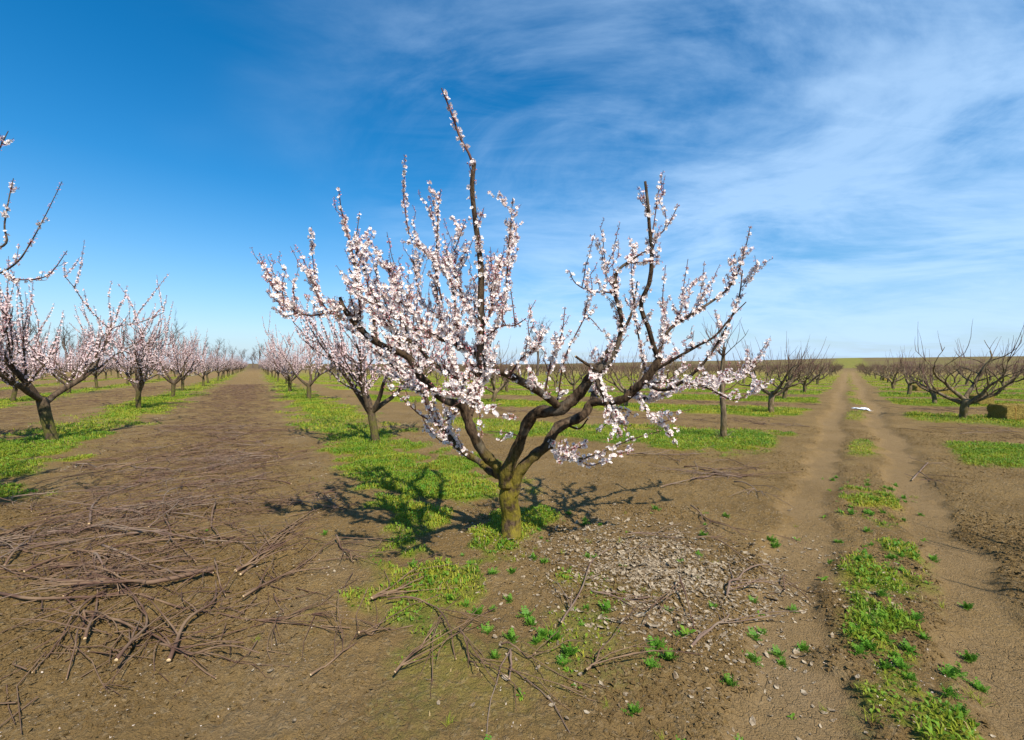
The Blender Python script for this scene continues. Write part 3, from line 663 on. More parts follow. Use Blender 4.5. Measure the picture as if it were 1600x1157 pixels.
# bare block
near_b = [(1205, 646, BV0[0], 2.6, 1.05, 'leafless pruned tree with wide low fork beside the wheel track opposite the straw bales'),
          (1505, 655, BV0[1], .4, 1.12, 'leafless dark-trunked pruned tree standing between wheel track and straw bales')]
for a, b, v, rot, sc, lb in near_b: place('bare_tree', v, *gxy(a, b), rot, sc, label=lb, category='tree', group='leafless trees along the wheel track')
place('bare_tree', BV0[2], 4.95, 1.9, 1.9, 1.05, label='leafless pruned tree whose shadow falls across the wheel track', category='tree', group='leafless trees along the wheel track')
cand = []
for row in range(0, 34):
    nb = 17.9 + 7.0 * row; s = (nb - 6.45) / .975; c = T0 + dT * s
    for j in range(-40, 40):
        off = 2.65 + 5.1 * j if j >= 0 else -2.55 + 5.1 * (j + 1)
        p = c + dB * (off + prg.normal(0, .25)) + nB * prg.normal(0, .25)
        if row == 0 and j in (0, -1): continue
        if nA.dot(p) > 7.0 and inview(p[0], p[1]) and (prg.random() > .07 or row < 3): cand.append((float(np.hypot(*p)), p[0], p[1], j))
def fileno(k): return ORD[k] if k < 13 else 'outermost'
cand.sort(); print('bare candidates', len(cand))
for i, (d, x, y, j) in enumerate(cand[:285]):
    v = BV0[i % 3] if d < 24 else BV1[prg.integers(0, 4)] if d < 48 else BV2[prg.integers(0, 5)]
    place('bare_tree', v, x, y, prg.uniform(0, 6.28), prg.uniform(.88, 1.1), category='tree', group='leafless trees in the orchard rows',
          label='leafless pruned tree, %s file from the wheel track on the straw bale side' % fileno(j) if j >= 0 else 'leafless pruned tree, %s file from the wheel track toward the flowering block' % fileno(-j - 1))
Vs, Qs, Ms, n = [], [], [], 0
for d, x, y, j in cand[285:760]:
    V, Q, Mq = BV3[prg.integers(0, 4)]['raw']; a = prg.uniform(0, 6.28); c, s = math.cos(a), math.sin(a)
    Rm = np.array(((c, s, 0), (-s, c, 0), (0, 0, 1))); Vs.append(V @ Rm + (x, y, float(gz(x, y)))); Qs.append(Q + n); Ms.append(Mq); n += len(V)
if Vs:
    obj('distant_orchard', mesh_np('distant_orchard', np.concatenate(Vs), np.concatenate(Qs), None, [M_BARK3, M_SHOOT_B], np.concatenate(Ms)),
        kind='stuff', label='far rows of leafless orchard trees merging at the horizon', category='trees')
# thin unpruned tree near the track
rg = np.random.default_rng(77); x0, y0 = gxy(1130, 686); z0 = float(gz(x0, y0))
yt = obj('young_tree', None, loc=(x0, y0, z0), label='thin upright leafless tree with smooth pale trunk and dry grass at its foot', category='tree')
t = Tubes(); tp = spline(np.array([(0, 0, -.05), (.01, 0, .5), (-.02, .02, 1.1), (0, 0, 1.75), (.02, 0, 2.0)]), 14); t.add(tp, np.linspace(.075, .03, 14), 10, 0, .05, cap=0, rg=rg); obj('trunk', t.mesh('trunk', [M_BARK3]), yt)
t = Tubes()
for k in range(15):
    j = rg.integers(5, 14); q = limb_path(rg, tp[j], rg.uniform(0, 6.28), rg.uniform(.3, 1.2), rg.uniform(.4, 1.1), 6, .7, .12); t.add(q, np.linspace(.012, .003, 7), 5, 0)
    for _ in range(3):
        i = rg.integers(2, 6); s = limb_path(rg, q[i], rg.uniform(0, 6.28), rg.uniform(.7, 1.4), rg.uniform(.2, .7), 4, .5, .1); t.add(s, np.linspace(.006, .0025, 5), 3, 0)
obj('crown', t.mesh('crown', [M_SHOOT_B]), yt)
t = Tubes()
for k in range(40):
    a = rg.uniform(0, 6.28); q = limb_path(rg, (.05 * math.sin(a), .05 * math.cos(a), 0), a, rg.uniform(.3, 1.2), rg.uniform(.15, .4), 4, -.5, .15); t.add(q, np.linspace(.003, .0015, 5), 3, 0)
obj('dry_grass', t.mesh('dry_grass', [M_LEAF]), yt)

# tall leafless trees behind the orchard
def tall_tree(seed):
    rg = np.random.default_rng(seed); t = Tubes(); tr_ = Tubes()
    H = 1.0
    tp = limb_path(rg, (0, 0, -.03), 0, 1.57, .55, 6, .2, .05); tr_.add(tp, np.linspace(.026, .012, 7), 6, 0)
    def grow(p, d, L, r, lv):
        k = 4; q = [p]
        for _ in range(k): d = unit(d + rg.normal(0, .14, 3) + np.array((0, 0, .08))); q.append(q[-1] + d * L / k)
        t.add(np.array(q), np.linspace(r, r * .5, k + 1), 4 if lv < 2 else 3, 0)
        if lv == 4: return
        for _ in range(rg.integers(3, 5)):
            i = rg.integers(1, k + 1); e = unit(d + rg.normal(0, .55, 3)); grow(q[i], e, L * rg.uniform(.55, .8), max(r * .55, .0014), lv + 1)
    for k in range(7):
        j = rg.integers(2, 7); a = rg.uniform(0, 6.28); e = rg.uniform(.6, 1.3)
        grow(tp[j], np.array((math.cos(e) * math.sin(a), math.cos(e) * math.cos(a), math.sin(e))), rg.uniform(.16, .26), .008, 1)
    return tr_.mesh('trunk', [M_TALL]), t.mesh('crown', [M_TALL])
TT = [tall_tree(s) for s in (301, 302, 303, 304)]
tall = [(275, 492, 85), (405, 531, 190), (20, 492, 120), (62, 505, 130), (105, 500, 120), (150, 508, 140), (190, 498, 130), (225, 515, 150), (250, 512, 150), (300, 520, 160), (318, 528, 180), (340, 530, 190), (362, 536, 200), (378, 540, 210), (395, 545, 215), (420, 548, 220), (440, 545, 215), (-15, 485, 110), (85, 515, 160), (130, 515, 160), (170, 512, 160), (205, 518, 165), (45, 500, 135), (840, 497, 70), (350, 535, 210), (330, 540, 215), (290, 525, 190), (240, 520, 190)]
for i, (px, py, Y) in enumerate(tall):
    x = (px - 800) / F * Y; z = float(gz(x, Y)); H = EYE + (HOR - py) / F * Y * 1.15 - z
    lb = 'tall leafless tree standing alone above the flowering rows' if i == 0 else 'leafless tree closing the far end of the twig-strewn lane' if i == 1 else 'slender leafless tree rising behind the large flowering tree' if px == 840 else 'tall leafless tree in the belt behind the flowering rows'
    o = obj('tall_tree', None, loc=(x, Y, z - .1), label=lb, category='tree', group='tall leafless trees behind the orchard')
    m = TT[i % 4]; obj('trunk', m[0], o); obj('crown', m[1], o); o.rotation_euler = (0, 0, i * 1.7); o.scale = (H * (.95 if i % 3 else .8),) * 2 + (H * 1.02,)

# ------------------------------------------------------------------ grass and ground cover (uncountable)
def sample_zone(n, ymin, ymax, rg, pad=1.18):
    y = np.sqrt(rg.uniform(ymin ** 2, ymax ** 2, n)); x = rg.uniform(-1, 1, n) * (pad * y + .3); return x, y
def grass(name, n, y0, y1, hgt, wid, leafy, seed, m, thr, **props):
    rg = np.random.default_rng(seed); x, y = sample_zone(n, y0, y1, rg)
    g, d, l, rut = zones(x, y); k = (g * (1 - .5 * l) * (.45 + .9 * fbm(x * 2.5, y * 2.5, 91, 3)) > thr + rg.uniform(0, .35, n)) & (rut < .3)
    x, y, g = x[k], y[k], g[k]; z = gz(x, y); c = len(x)
    a = rg.uniform(0, 6.28, c); lean = rg.uniform(.1, 1.0 if not leafy else 1.6, c); h = hgt * rg.uniform(.4, 1.3, c) * (.35 + .6 * g) * (.45 + 1.1 * fbm(x * 3.3, y * 3.3, 95, 3)); w = wid * rg.uniform(.6, 1.3, c)
    d = np.stack([np.cos(a), np.sin(a), np.zeros(c)], -1); u = np.stack([-np.sin(a), np.cos(a), np.zeros(c)], -1)
    b = np.stack([x, y, z - .004], -1); up = np.array((0, 0, 1.))
    if leafy: b = b + up * (rg.uniform(0, .035, c) * g)[:, None]
    mid = b + d * (h * lean * .35)[:, None] + up * (h * .6)[:, None]
    tip = b + d * (h * lean)[:, None] + up * (h * (1.0 - .3 * lean))[:, None]
    mw = w if leafy else w * .8; bw = w * .15 if leafy else w
    V = np.stack([b - u * bw[:, None] / 2, b + u * bw[:, None] / 2, mid + u * mw[:, None] / 2, mid - u * mw[:, None] / 2, tip], 1).reshape(-1, 3)
    i = np.arange(c)[:, None] * 5
    return obj(name, mesh_np(name, V, i + np.array([[0, 1, 2, 3]]), i + np.array([[3, 2, 4]]), [m], smooth=True), kind='stuff', **props)
grass('grass', 260000, 1.9, 9, .055, .008, False, 1, M_GRASS, .30, label='short yellow-green grass on the strips around the nearest trees', category='grass')
grass('ground_cover', 230000, 1.9, 11, .032, .016, True, 2, M_GRASS2, .26, label='low leafy green plants covering the soil around the mossy trunk', category='ground cover')
grass('grass', 190000, 9, 24, .07, .016, False, 3, M_GRASS, .30, label='grass strips running under the farther tree rows', category='grass')
grass('ground_cover', 90000, 11, 30, .05, .03, True, 4, M_GRASS2, .30, label='leafy green growth in the grass strips of the farther rows', category='ground cover')
grass('grass', 90000, 24, 70, .09, .045, False, 5, M_GRASS, .34, label='distant grass strips between the orchard rows', category='grass')

M_DRY = flat('dry_grass', (.34, .25, .12), (.24, .17, .07), 6, .8, .15)
grass('dry_grass', 45000, 1.9, 14, .06, .007, False, 6, M_DRY, .12, label='dead straw-coloured blades mixed into the green strips', category='dry grass')
# ------------------------------------------------------------------ weeds, litter
def weed_mesh(seed):
    rg = np.random.default_rng(seed); V, Q = [], []
    for k in range(rg.integers(16, 26)):
        a = rg.uniform(0, 6.28); L = rg.uniform(.035, .085); e = rg.uniform(.15, 1.2); d = np.array((math.cos(a) * math.cos(e), math.sin(a) * math.cos(e), math.sin(e))); u = np.array((-math.sin(a), math.cos(a), 0))
        b = rg.normal(0, .008, 3) * (1, 1, 0)
        for s in range(4):
            c0 = b + d * L * (.3 + .2 * s); w = L * (.28 - .05 * s)
            for sg in (-1, 1):
                n = len(V); e_ = c0 + u * sg * w + d * w * .7 + np.array((0, 0, rg.uniform(-.008, .008)))
                V += [c0, c0 + d * L * .09 + (0, 0, .003), e_, c0 + u * sg * w * .75 + d * w * .1]; Q.append((n, n + 1, n + 2, n + 3))
        n = len(V); V += [b - u * .0012, b + u * .0012, b + d * L * 1.05 + u * .0008, b + d * L * 1.05 - u * .0008]; Q.append((n, n + 1, n + 2, n + 3))
    return mesh_np('weed', np.array(V), np.array(Q), None, [M_WEED], smooth=False)
def broad_weed(seed):
    rg = np.random.default_rng(seed); V, Q = [], []
    for k in range(rg.integers(7, 13)):
        a = rg.uniform(0, 6.28); L = rg.uniform(.03, .075); e = rg.uniform(.05, .7); d = np.array((math.cos(a) * math.cos(e), math.sin(a) * math.cos(e), math.sin(e))); u = np.array((-math.sin(a), math.cos(a), 0)); n = len(V); w = L * rg.uniform(.13, .22)
        for f, ww, dz in ((.05, .2, 0), (.4, .8, .004), (.72, 1, .006), (1, .15, -.004)):
            V += [d * L * f - u * w * ww + (0, 0, dz + .003), d * L * f + u * w * ww + (0, 0, dz + .003)]
        Q += [(n + 2 * i, n + 2 * i + 2, n + 2 * i + 3, n + 2 * i + 1) for i in range(3)]
    return mesh_np('weed', np.array(V), np.array(Q), None, [M_GRASS2], smooth=False)
def tuft(seed):
    rg = np.random.default_rng(seed); V, Q = [], []
    for k in range(rg.integers(18, 34)):
        a = rg.uniform(0, 6.28); L = rg.uniform(.04, .11); e = rg.uniform(.5, 1.45); u = np.array((-math.sin(a), math.cos(a), 0)) * .0022; n = len(V); p = rg.normal(0, .012, 3) * (1, 1, 0)
        for f in range(4):
            V += [p - u * (1 - .25 * f), p + u * (1 - .25 * f)]; p = p + np.array((math.cos(a) * math.cos(e), math.sin(a) * math.cos(e), math.sin(e))) * L / 3; e -= .28
        Q += [(n + 2 * i, n + 2 * i + 2, n + 2 * i + 3, n + 2 * i + 1) for i in range(3)]
    return mesh_np('weed', np.array(V), np.array(Q), None, [M_GRASS], smooth=False)
WM = [weed_mesh(s) for s in range(4)] + [broad_weed(s) for s in range(20, 24)] + [tuft(s) for s in range(30, 33)]
wp = [(822, 960), (850, 995), (862, 985), (889, 1051), (889, 1026), (880, 1040), (1025, 1011), (1046, 1030), (1073, 991), (1018, 1046), (714, 928), (773, 1030), (644, 886), (969, 853), (1025, 801), (948, 953), (1210, 848), (1204, 840), (1178, 982), (1190, 972), (1177, 926), (1175, 1021), (1139, 1060), (1336, 989), (1361, 1015), (1355, 1008), (1377, 930), (1388, 870), (1384, 880), (1414, 1030), (1408, 1042), (1420, 1018), (1493, 1041), (1482, 1050), (745, 955), (760, 985), (830, 975), (838, 1005), (865, 1000), (800, 1000), (1135, 810), (1100, 840), (1092, 870), (1240, 940), (1255, 1000), (1215, 1005), (770, 900), (800, 895), (850, 880), (735, 885)]
wrg = np.random.default_rng(9)
def put_weed(x, y, sc, lb):
    o = obj('weed', WM[wrg.integers(0, 11) if sc < .6 or wrg.random() < .35 else wrg.integers(0, 4)], loc=(x, y, float(gz(x, y)) - .003), label=lb, category='weed', group='green weeds sprouting from bare soil')
    o.rotation_euler = (0, 0, wrg.uniform(0, 6.28)); o.scale = (sc,) * 3
for px, py in wp:
    x, y = gxy(px, py); put_weed(x, y, wrg.uniform(.6, 1.0), 'feathery green weed tuft on bare soil beside the wheel rut' if px > 1120 else 'feathery green weed tuft on bare soil in front of the large tree')
for _ in range(120):
    n_ = wrg.uniform(2.2, 8.2); q = wrg.normal(0, .2); p = T0 + dT * (n_ - 6.45) + np.array((dT[1], -dT[0])) * q
    if p[1] > 1.5: put_weed(p[0], p[1], wrg.uniform(.35, .85), 'green weed growing on the ridge between the wheel ruts')
for _ in range(85):
    y = wrg.uniform(1.8, 5); x = wrg.normal(.35, .75) * y / 3; put_weed(x, y, wrg.uniform(.3, .7), 'small green weed seedling on bare soil in front of the large tree')

def flakes(name, x, y, size, m, seed, curl=.35, lift=.0, **props):
    rg = np.random.default_rng(seed); c = len(x); z = gz(x, y) + .004 + lift * rg.random(c)
    nrm = rg.normal(0, curl, (c, 3)) + (0, 0, 1)
    tv = np.array([(-.5, 0, .12), (-.15, -.3, 0), (.35, -.2, .05), (.55, .05, .2), (.3, .25, .02), (-.2, .28, .1)])
    V = scatter(tv, np.stack([x, y, z], -1), nrm, size, rg).reshape(-1, 3)
    i = np.arange(c)[:, None] * 6
    Q = np.concatenate([i + np.array([[0, 1, 4, 5]]), i + np.array([[1, 2, 3, 4]])])
    return obj(name, mesh_np(name, V, Q, None, [m], smooth=False), kind='stuff', **props)
lrg = np.random.default_rng(15)
a = lrg.uniform(0, 6.28, 13000); r = np.abs(lrg.normal(0, .62, 13000)) * (1 + .25 * np.sin(a * 3 + 1)); x = 1.12 + r * np.cos(a) * 1.15; y = 3.6 + r * np.sin(a) * 1.15
k = fbm(x * 3.2, y * 3.2, 33, 4) - .10 * r + lrg.uniform(-.22, .22, 13000) > .37
flakes('leaf_litter', x[k], y[k], np.exp(lrg.normal(-3.95, .5, k.sum())), M_LEAF, 1, .3, .001, label='heap of dry curled grey leaves on soil beside the large tree', category='leaf litter')
x, y = sample_zone(90000, 1.9, 14, lrg); g, d, l, rut = zones(x, y)
k = (l * (fbm(x * 4, y * 4, 35, 3)) > .30 + .3 * lrg.random(len(x)))
flakes('leaf_litter', x[k], y[k], lrg.uniform(.018, .042, k.sum()), M_LEAF, 2, .4, .008, label='dry leaf flakes along the edges of the grass strips', category='leaf litter')
x, y = sample_zone(150000, 1.9, 16, lrg); g, d, l, rut = zones(x, y); mA = nA[0] * x + nA[1] * y
k = (fbm(x * 1.4, y * 1.4, 37, 3) > .47 + .3 * lrg.random(len(x))) & (mA < 5.5) & (rut < .3)
flakes('fallen_petals', x[k], y[k], np.minimum(np.exp(lrg.normal(-4.85, .35, k.sum())), .012), M_FALLEN, 3, .3, .0, label='pale fallen petals and chips sprinkled over the brown soil', category='petals')
# soil clods
x, y = sample_zone(70000, 1.8, 12, lrg); x2, y2 = sample_zone(62000, 1.7, 5.2, lrg); x = np.concatenate([x, x2]); y = np.concatenate([y, y2]); g, d, l, rut = zones(x, y); k = (g < .45) & (rut < .55) & (fbm(x * .9, y * .9, 39, 3) > .40 + .16 * lrg.random(len(x))); x, y = x[k], y[k]
tv = np.array([(1, 0, 0), (-1, .1, 0), (0, 1, .1), (.1, -1, 0), (.1, 0, .8)]) * .5 - (0, 0, .06); tf = np.array([(0, 2, 4), (2, 1, 4), (1, 3, 4), (3, 0, 4)])
V = scatter(tv, np.stack([x, y, gz(x, y) + .003], -1), lrg.normal(0, .4, (len(x), 3)) + (0, 0, 1), np.minimum(np.exp(lrg.normal(-4.2, .55, len(x))), .034), lrg)
V += lrg.normal(0, .0018, V.shape)
me = mesh_np('soil_clods', V.reshape(-1, 3), None, rep(tf, len(x), 5), [M_SOIL], smooth=False)
ca = me.color_attributes.new('zones', 'FLOAT_COLOR', 'POINT'); C = np.zeros((len(x) * 5, 4), np.float32); ca.data.foreach_set('color', C.ravel())
obj('soil_clods', me, kind='stuff', label='crumbly clods of brown earth strewn over the tilled lane', category='soil')

# ------------------------------------------------------------------ pruned branches
brg = np.random.default_rng(21)
def stick(pts, r0, r1, rg, twigs=4, grey=False, spread=.55, tl=(.2, .6)):
    """branch lying on the ground; pts are ground xy; returns mesh in world space"""
    p2 = spline(np.asarray(pts, float), max(8, len(pts) * 4)); n = len(p2)
    p2 = p2 + np.cumsum(rg.normal(0, .004, p2.shape), axis=0)
    rad = np.linspace(r0, r1, n); h = np.abs(np.sin(np.linspace(rg.uniform(0, 2), rg.uniform(3, 7), n))) * rg.uniform(.01, .07)
    z = gz(p2[:, 0], p2[:, 1]); z = np.convolve(np.pad(z, 2, 'edge'), np.ones(5) / 5, 'valid')
    p = np.column_stack([p2, z + rad * .8 + h]); t = Tubes(); t.add(p, rad, 7, 0, .06, cap=1, rg=rg)
    for _ in range(twigs):
        i = rg.integers(1, n - 2); d = unit(p[i + 1] - p[i]); a = rg.choice((-1, 1)) * rg.uniform(.25, spread + .35); c, s = math.cos(a), math.sin(a)
        d = np.array((d[0] * c - d[1] * s, d[0] * s + d[1] * c, rg.uniform(-.05, .22))); L = rg.uniform(*tl); q = [p[i]]
        for k in range(5):
            d = unit(d + rg.normal(0, .12, 3) * (1, 1, .5) - (0, 0, .04)); v = q[-1] + d * L / 5; v[2] = max(v[2], float(gz(v[0], v[1])) + .004); q.append(v)
        t.add(np.array(q), np.linspace(min(rad[i] * .6, .0075), .0022, 6), 5, 0)
        for _ in range(rg.integers(0, 3)):
            j = rg.integers(1, 5); e = unit(d + rg.normal(0, .5, 3) * (1, 1, .3)); w = [q[j]]
            for k in range(3):
                v = w[-1] + e * L * .13; v[2] = max(v[2], float(gz(v[0], v[1])) + .004); w.append(v)
            t.add(np.array(w), np.linspace(.003, .0018, 4), 3, 0)
    return t.mesh('pruned_branch', [M_STICK2 if grey else M_STICK, M_CUT])
def z6(*c): return [gxy(a / 2.821, 660 + b / 2.821) for a, b in c]
def z7(*c): return [gxy(560 + a / 2.857, 680 + b / 2.857) for a, b in c]
def z8(*c): return [gxy(1080 + a / 2.69, 640 + b / 2.69) for a, b in c]
LANE = 'pruned branches strewn on the lane'
ST = [
 (z6((940, 680), (690, 750), (590, 740), (400, 745), (200, 720), (20, 670)), .017, .005, 7, False, 'thickest pruned branch with pale sawn end, forking into long twigs on the lane'),
 (z6((0, 770), (170, 800), (400, 795), (560, 770), (780, 815), (950, 840), (1110, 880), (1540, 910)), .010, .003, 7, False, 'longest thin pruned branch lying right across the lane soil'),
 (z6((745, 1090), (830, 930), (950, 815), (955, 700)), .011, .004, 3, False, 'crooked pruned branch with pale end crossing over the longest thin branch'),
 (z6((380, 845), (550, 910), (740, 1000), (930, 1140)), .008, .003, 4, False, None),
 (z6((1040, 675), (1130, 610), (1200, 520), (1415, 380)), .013, .004, 9, False, 'bundle-like pruned branch with many parallel twigs and sawn pale butt'),
 (z6((1060, 690), (1170, 600), (1260, 500), (1400, 400)), .009, .003, 8, False, None),
 (z6((1090, 640), (1200, 560), (1330, 440)), .008, .003, 7, False, None),
 (z6((450, 570), (560, 600), (700, 650), (780, 700)), .010, .003, 4, True, None),
 (z6((480, 500), (700, 520), (950, 545), (1180, 540)), .010, .003, 4, True, 'straight grey pruned branch lying crosswise with few twigs'),
 (z6((720, 440), (770, 530), (870, 650)), .007, .003, 2, False, None), (z6((950, 375), (935, 480), (980, 550)), .009, .004, 2, False, None),
 (z6((700, 1040), (900, 1050), (1140, 1075)), .006, .003, 2, False, None), (z6((1360, 1140), (1470, 1060), (1580, 980)), .006, .003, 1, False, None),
 (z6((750, 210), (640, 220), (570, 190)), .013, .006, 3, True, None), (z6((330, 195), (420, 197), (520, 195)), .012, .006, 3, True, None),
 (z6((470, 750), (360, 840), (270, 960), (160, 1140)), .009, .003, 6, False, None), (z6((380, 860), (370, 920), (330, 1140)), .007, .003, 4, False, None),
 (z6((390, 470), (410, 370), (470, 290)), .011, .005, 3, True, None), (z6((1070, 800), (1260, 680), (1430, 580)), .009, .003, 5, False, None),
 (z6((1120, 885), (1300, 865), (1480, 840)), .005, .002, 2, False, None), (z6((210, 520), (340, 495), (480, 485)), .010, .004, 3, True, None),
 (z6((240, 455), (360, 470), (480, 490)), .007, .003, 3, False, None), (z6((1480, 530), (1530, 590), (1570, 630)), .008, .003, 6, False, None),
 (z6((400, 590), (440, 650), (490, 710)), .010, .004, 3, True, None), (z6((420, 405), (650, 410), (940, 445)), .012, .004, 5, True, None),
 (z6((370, 1000), (420, 800), (390, 560)), .008, .003, 4, False, None), (z6((940, 620), (960, 720), (990, 790)), .006, .003, 2, False, None),
 (z6((1200, 770), (1225, 830), (1230, 870)), .004, .002, 1, False, None), (z6((20, 650), (130, 540), (230, 440)), .009, .003, 6, False, None),
 (z6((40, 560), (200, 590), (420, 600)), .007, .003, 6, False, None), (z6((0, 480), (150, 540), (300, 580)), .008, .003, 6, False, None),
 (z7((60, 750), (160, 680), (270, 605)), .008, .003, 2, False, None), (z7((60, 752), (180, 700), (300, 650)), .008, .003, 2, False, None),
 (z7((0, 930), (60, 880), (135, 825)), .007, .003, 1, False, None), (z7((170, 1100), (280, 980), (370, 900)), .007, .003, 4, False, None),
 (z7((450, 920), (480, 1010), (520, 1100)), .005, .003, 1, False, None), (z7((680, 985), (685, 1040), (680, 1100)), .007, .004, 0, True, None),
 (z7((1430, 670), (1480, 800), (1520, 900)), .006, .003, 1, False, None), (z7((640, 970), (720, 985), (800, 1005)), .005, .003, 1, False, None),
 (z7((130, 770), (300, 760), (400, 900), (430, 1040)), .006, .003, 3, False, None), (z7((1350, 240), (1480, 205), (1600, 185)), .007, .003, 4, True, None),
 (z7((1200, 475), (1300, 465), (1420, 465)), .006, .003, 2, True, None), (z7((1020, 1100), (1060, 1030), (1100, 990)), .006, .003, 1, False, None),
 (z7((900, 870), (1000, 700), (1050, 560), (1180, 480)), .006, .003, 3, True, None), (z7((1040, 720), (1180, 735), (1300, 725)), .006, .003, 2, True, None),
 (z8((150, 775), (190, 710), (340, 640)), .008, .004, 2, True, None), (z8((0, 1020), (110, 900), (170, 850)), .008, .004, 3, True, None),
 (z8((930, 285), (975, 235), (990, 225)), .009, .005, 1, True, 'forked grey stick lying in the wheel rut'), (z8((960, 260), (1010, 290), (1060, 330)), .007, .003, 2, False, None),
 (z8((390, 680), (392, 715), (395, 750)), .005, .003, 0, False, None), (z8((180, 320), (270, 350), (300, 390)), .008, .003, 4, True, None), (z8((0, 305), (80, 290), (170, 268)), .008, .004, 3, True, None),
 (z8((0, 430), (120, 500), (240, 540)), .007, .003, 4, False, None), (z8((20, 560), (100, 560), (250, 640), (330, 690)), .006, .003, 2, False, None),
]
for pts, r0, r1, tw_, grey, lb in ST:
    me = stick(pts, r0 * 1.05, r1 * 1.1, brg, tw_ + 2, grey, tl=(.15, .6))
    lab = lb or ('thin reddish pruned branch with side twigs lying on the tilled lane' if not grey else 'greyish weathered pruned branch lying on the soil')
    obj('pruned_branch', me, label=lab, category='branch', group=LANE if not lb else 'notable pruned branches')
# further branches: eight shapes, copied along the lane and between the rows
shapes = []
for k in range(9):
    c = stick([(0, 60), (.45, 60 + brg.normal(0, .06)), (brg.uniform(.8, 1.5), 60 + brg.normal(0, .15))], brg.uniform(.006, .011), .003, brg, 8, k % 3 == 0, tl=(.2, .7))
    co = np.zeros(len(c.vertices) * 3, np.float32); c.vertices.foreach_get('co', co); co = co.reshape(-1, 3); co -= (0.6, 60, float(gz(.6, 60.))); c.vertices.foreach_set('co', co.ravel()); c.update(); shapes.append(c)
def drop(x, y, sc, lb, grp):
    e = .25; zx = (float(gz(x + e, y, False)) - float(gz(x - e, y, False))) / (2 * e)
    o = obj('pruned_branch', shapes[brg.integers(0, 9)], loc=(x, y, float(gz(x, y, False)) + .008), label=lb, category='branch', group=grp)
    o.rotation_euler = (0, 0, brg.uniform(0, 6.28)); o.scale = (sc, sc, sc * 1.1); o.rotation_euler[0] = brg.normal(0, .05); o.rotation_euler[1] = -abs(brg.normal(0, .04))
HEAPS = [(-1.2, 5.2), (-.5, 6.0), (.3, 5.9), (.9, 6.6), (-.9, 7.4), (.1, 8.0), (.7, 9.0), (-.6, 9.6), (0, 11), (.5, 12.6), (-.5, 14), (-.3, 4.6)]
cnt = 0
while cnt < 165:
    hc = HEAPS[brg.integers(0, len(HEAPS))]; mm = ROW_A - 2.9 + hc[0] + brg.normal(0, .45); ss = hc[1] + brg.normal(0, .55); x, y = A(mm, ss)
    if abs(mm - ROW_A + 2.9) < 1.9 and inview(x, y, 0) and ss > 3.4:
        drop(x, y, brg.uniform(.55, 1.1), 'tangled twiggy pruned branch among others piled along the lane', LANE); cnt += 1
for nb, c in ((14.3, 34), (21.4, 36), (28.4, 30), (7.2, 10)):
    k = 0
    while k < c:
        t_ = brg.uniform(-14, 26); p = nB * (nb + brg.normal(0, .5)) + dB * t_; q = dT[1] * (p[0] - T0[0]) - dT[0] * (p[1] - T0[1])
        if nA.dot(p) > 5.5 and inview(p[0], p[1], 0) and abs(q) > 1.3: drop(p[0], p[1], brg.uniform(.5, 1.1), 'pruned branch in the brushwood rows between leafless trees', 'brushwood between the leafless rows'); k += 1
Tt = Tubes()                                       # fine twig litter
for _ in range(5200):
    ss = brg.uniform(3.0, 45); row = brg.choice([0, 0, 0, -1, -2]); mm = ROW_A - 2.9 + row * SP_A + brg.normal(0, .9)
    x, y = A(mm, ss)
    if not inview(x, y, 0): continue
    a = brg.uniform(0, 6.28); L = brg.uniform(.15, .6); xs = x + np.cos(a + np.array((0, .1, .25)) * brg.normal(0, 1.5)) * L * np.array((0, .5, 1)); ys = y + np.sin(a) * L * np.array((0, .5, 1))
    Tt.add(np.column_stack([xs, ys, gz(xs, ys, ss < 12) + .008 + brg.uniform(0, .02)]), np.array((.004, .003, .002)) * (1 + ss * .03), 3, 0)
for _ in range(1500):
    nb = brg.choice((14.3, 21.4, 28.4, 35.4)) + brg.normal(0, .7); t_ = brg.uniform(-18, 34); p = nB * nb + dB * t_
    q = dT[1] * (p[0] - T0[0]) - dT[0] * (p[1] - T0[1])
    if nA.dot(p) < 5 or not inview(p[0], p[1], 0) or abs(q) < 1.3: continue
    a = brg.uniform(0, 6.28); L = brg.uniform(.2, .8); xs = p[0] + np.cos(a) * L * np.array((0, .5, 1)); ys = p[1] + np.sin(a) * L * np.array((0, .5, 1))
    Tt.add(np.column_stack([xs, ys, gz(xs, ys, False) + .02 + brg.uniform(0, .07, 3)]), np.array((.006, .005, .004)), 3, 0)
obj('twig_litter', Tt.mesh('twig_litter', [M_STICK]), kind='stuff', label='fine pruned twigs scattered over the lane and brushwood strips', category='twigs')

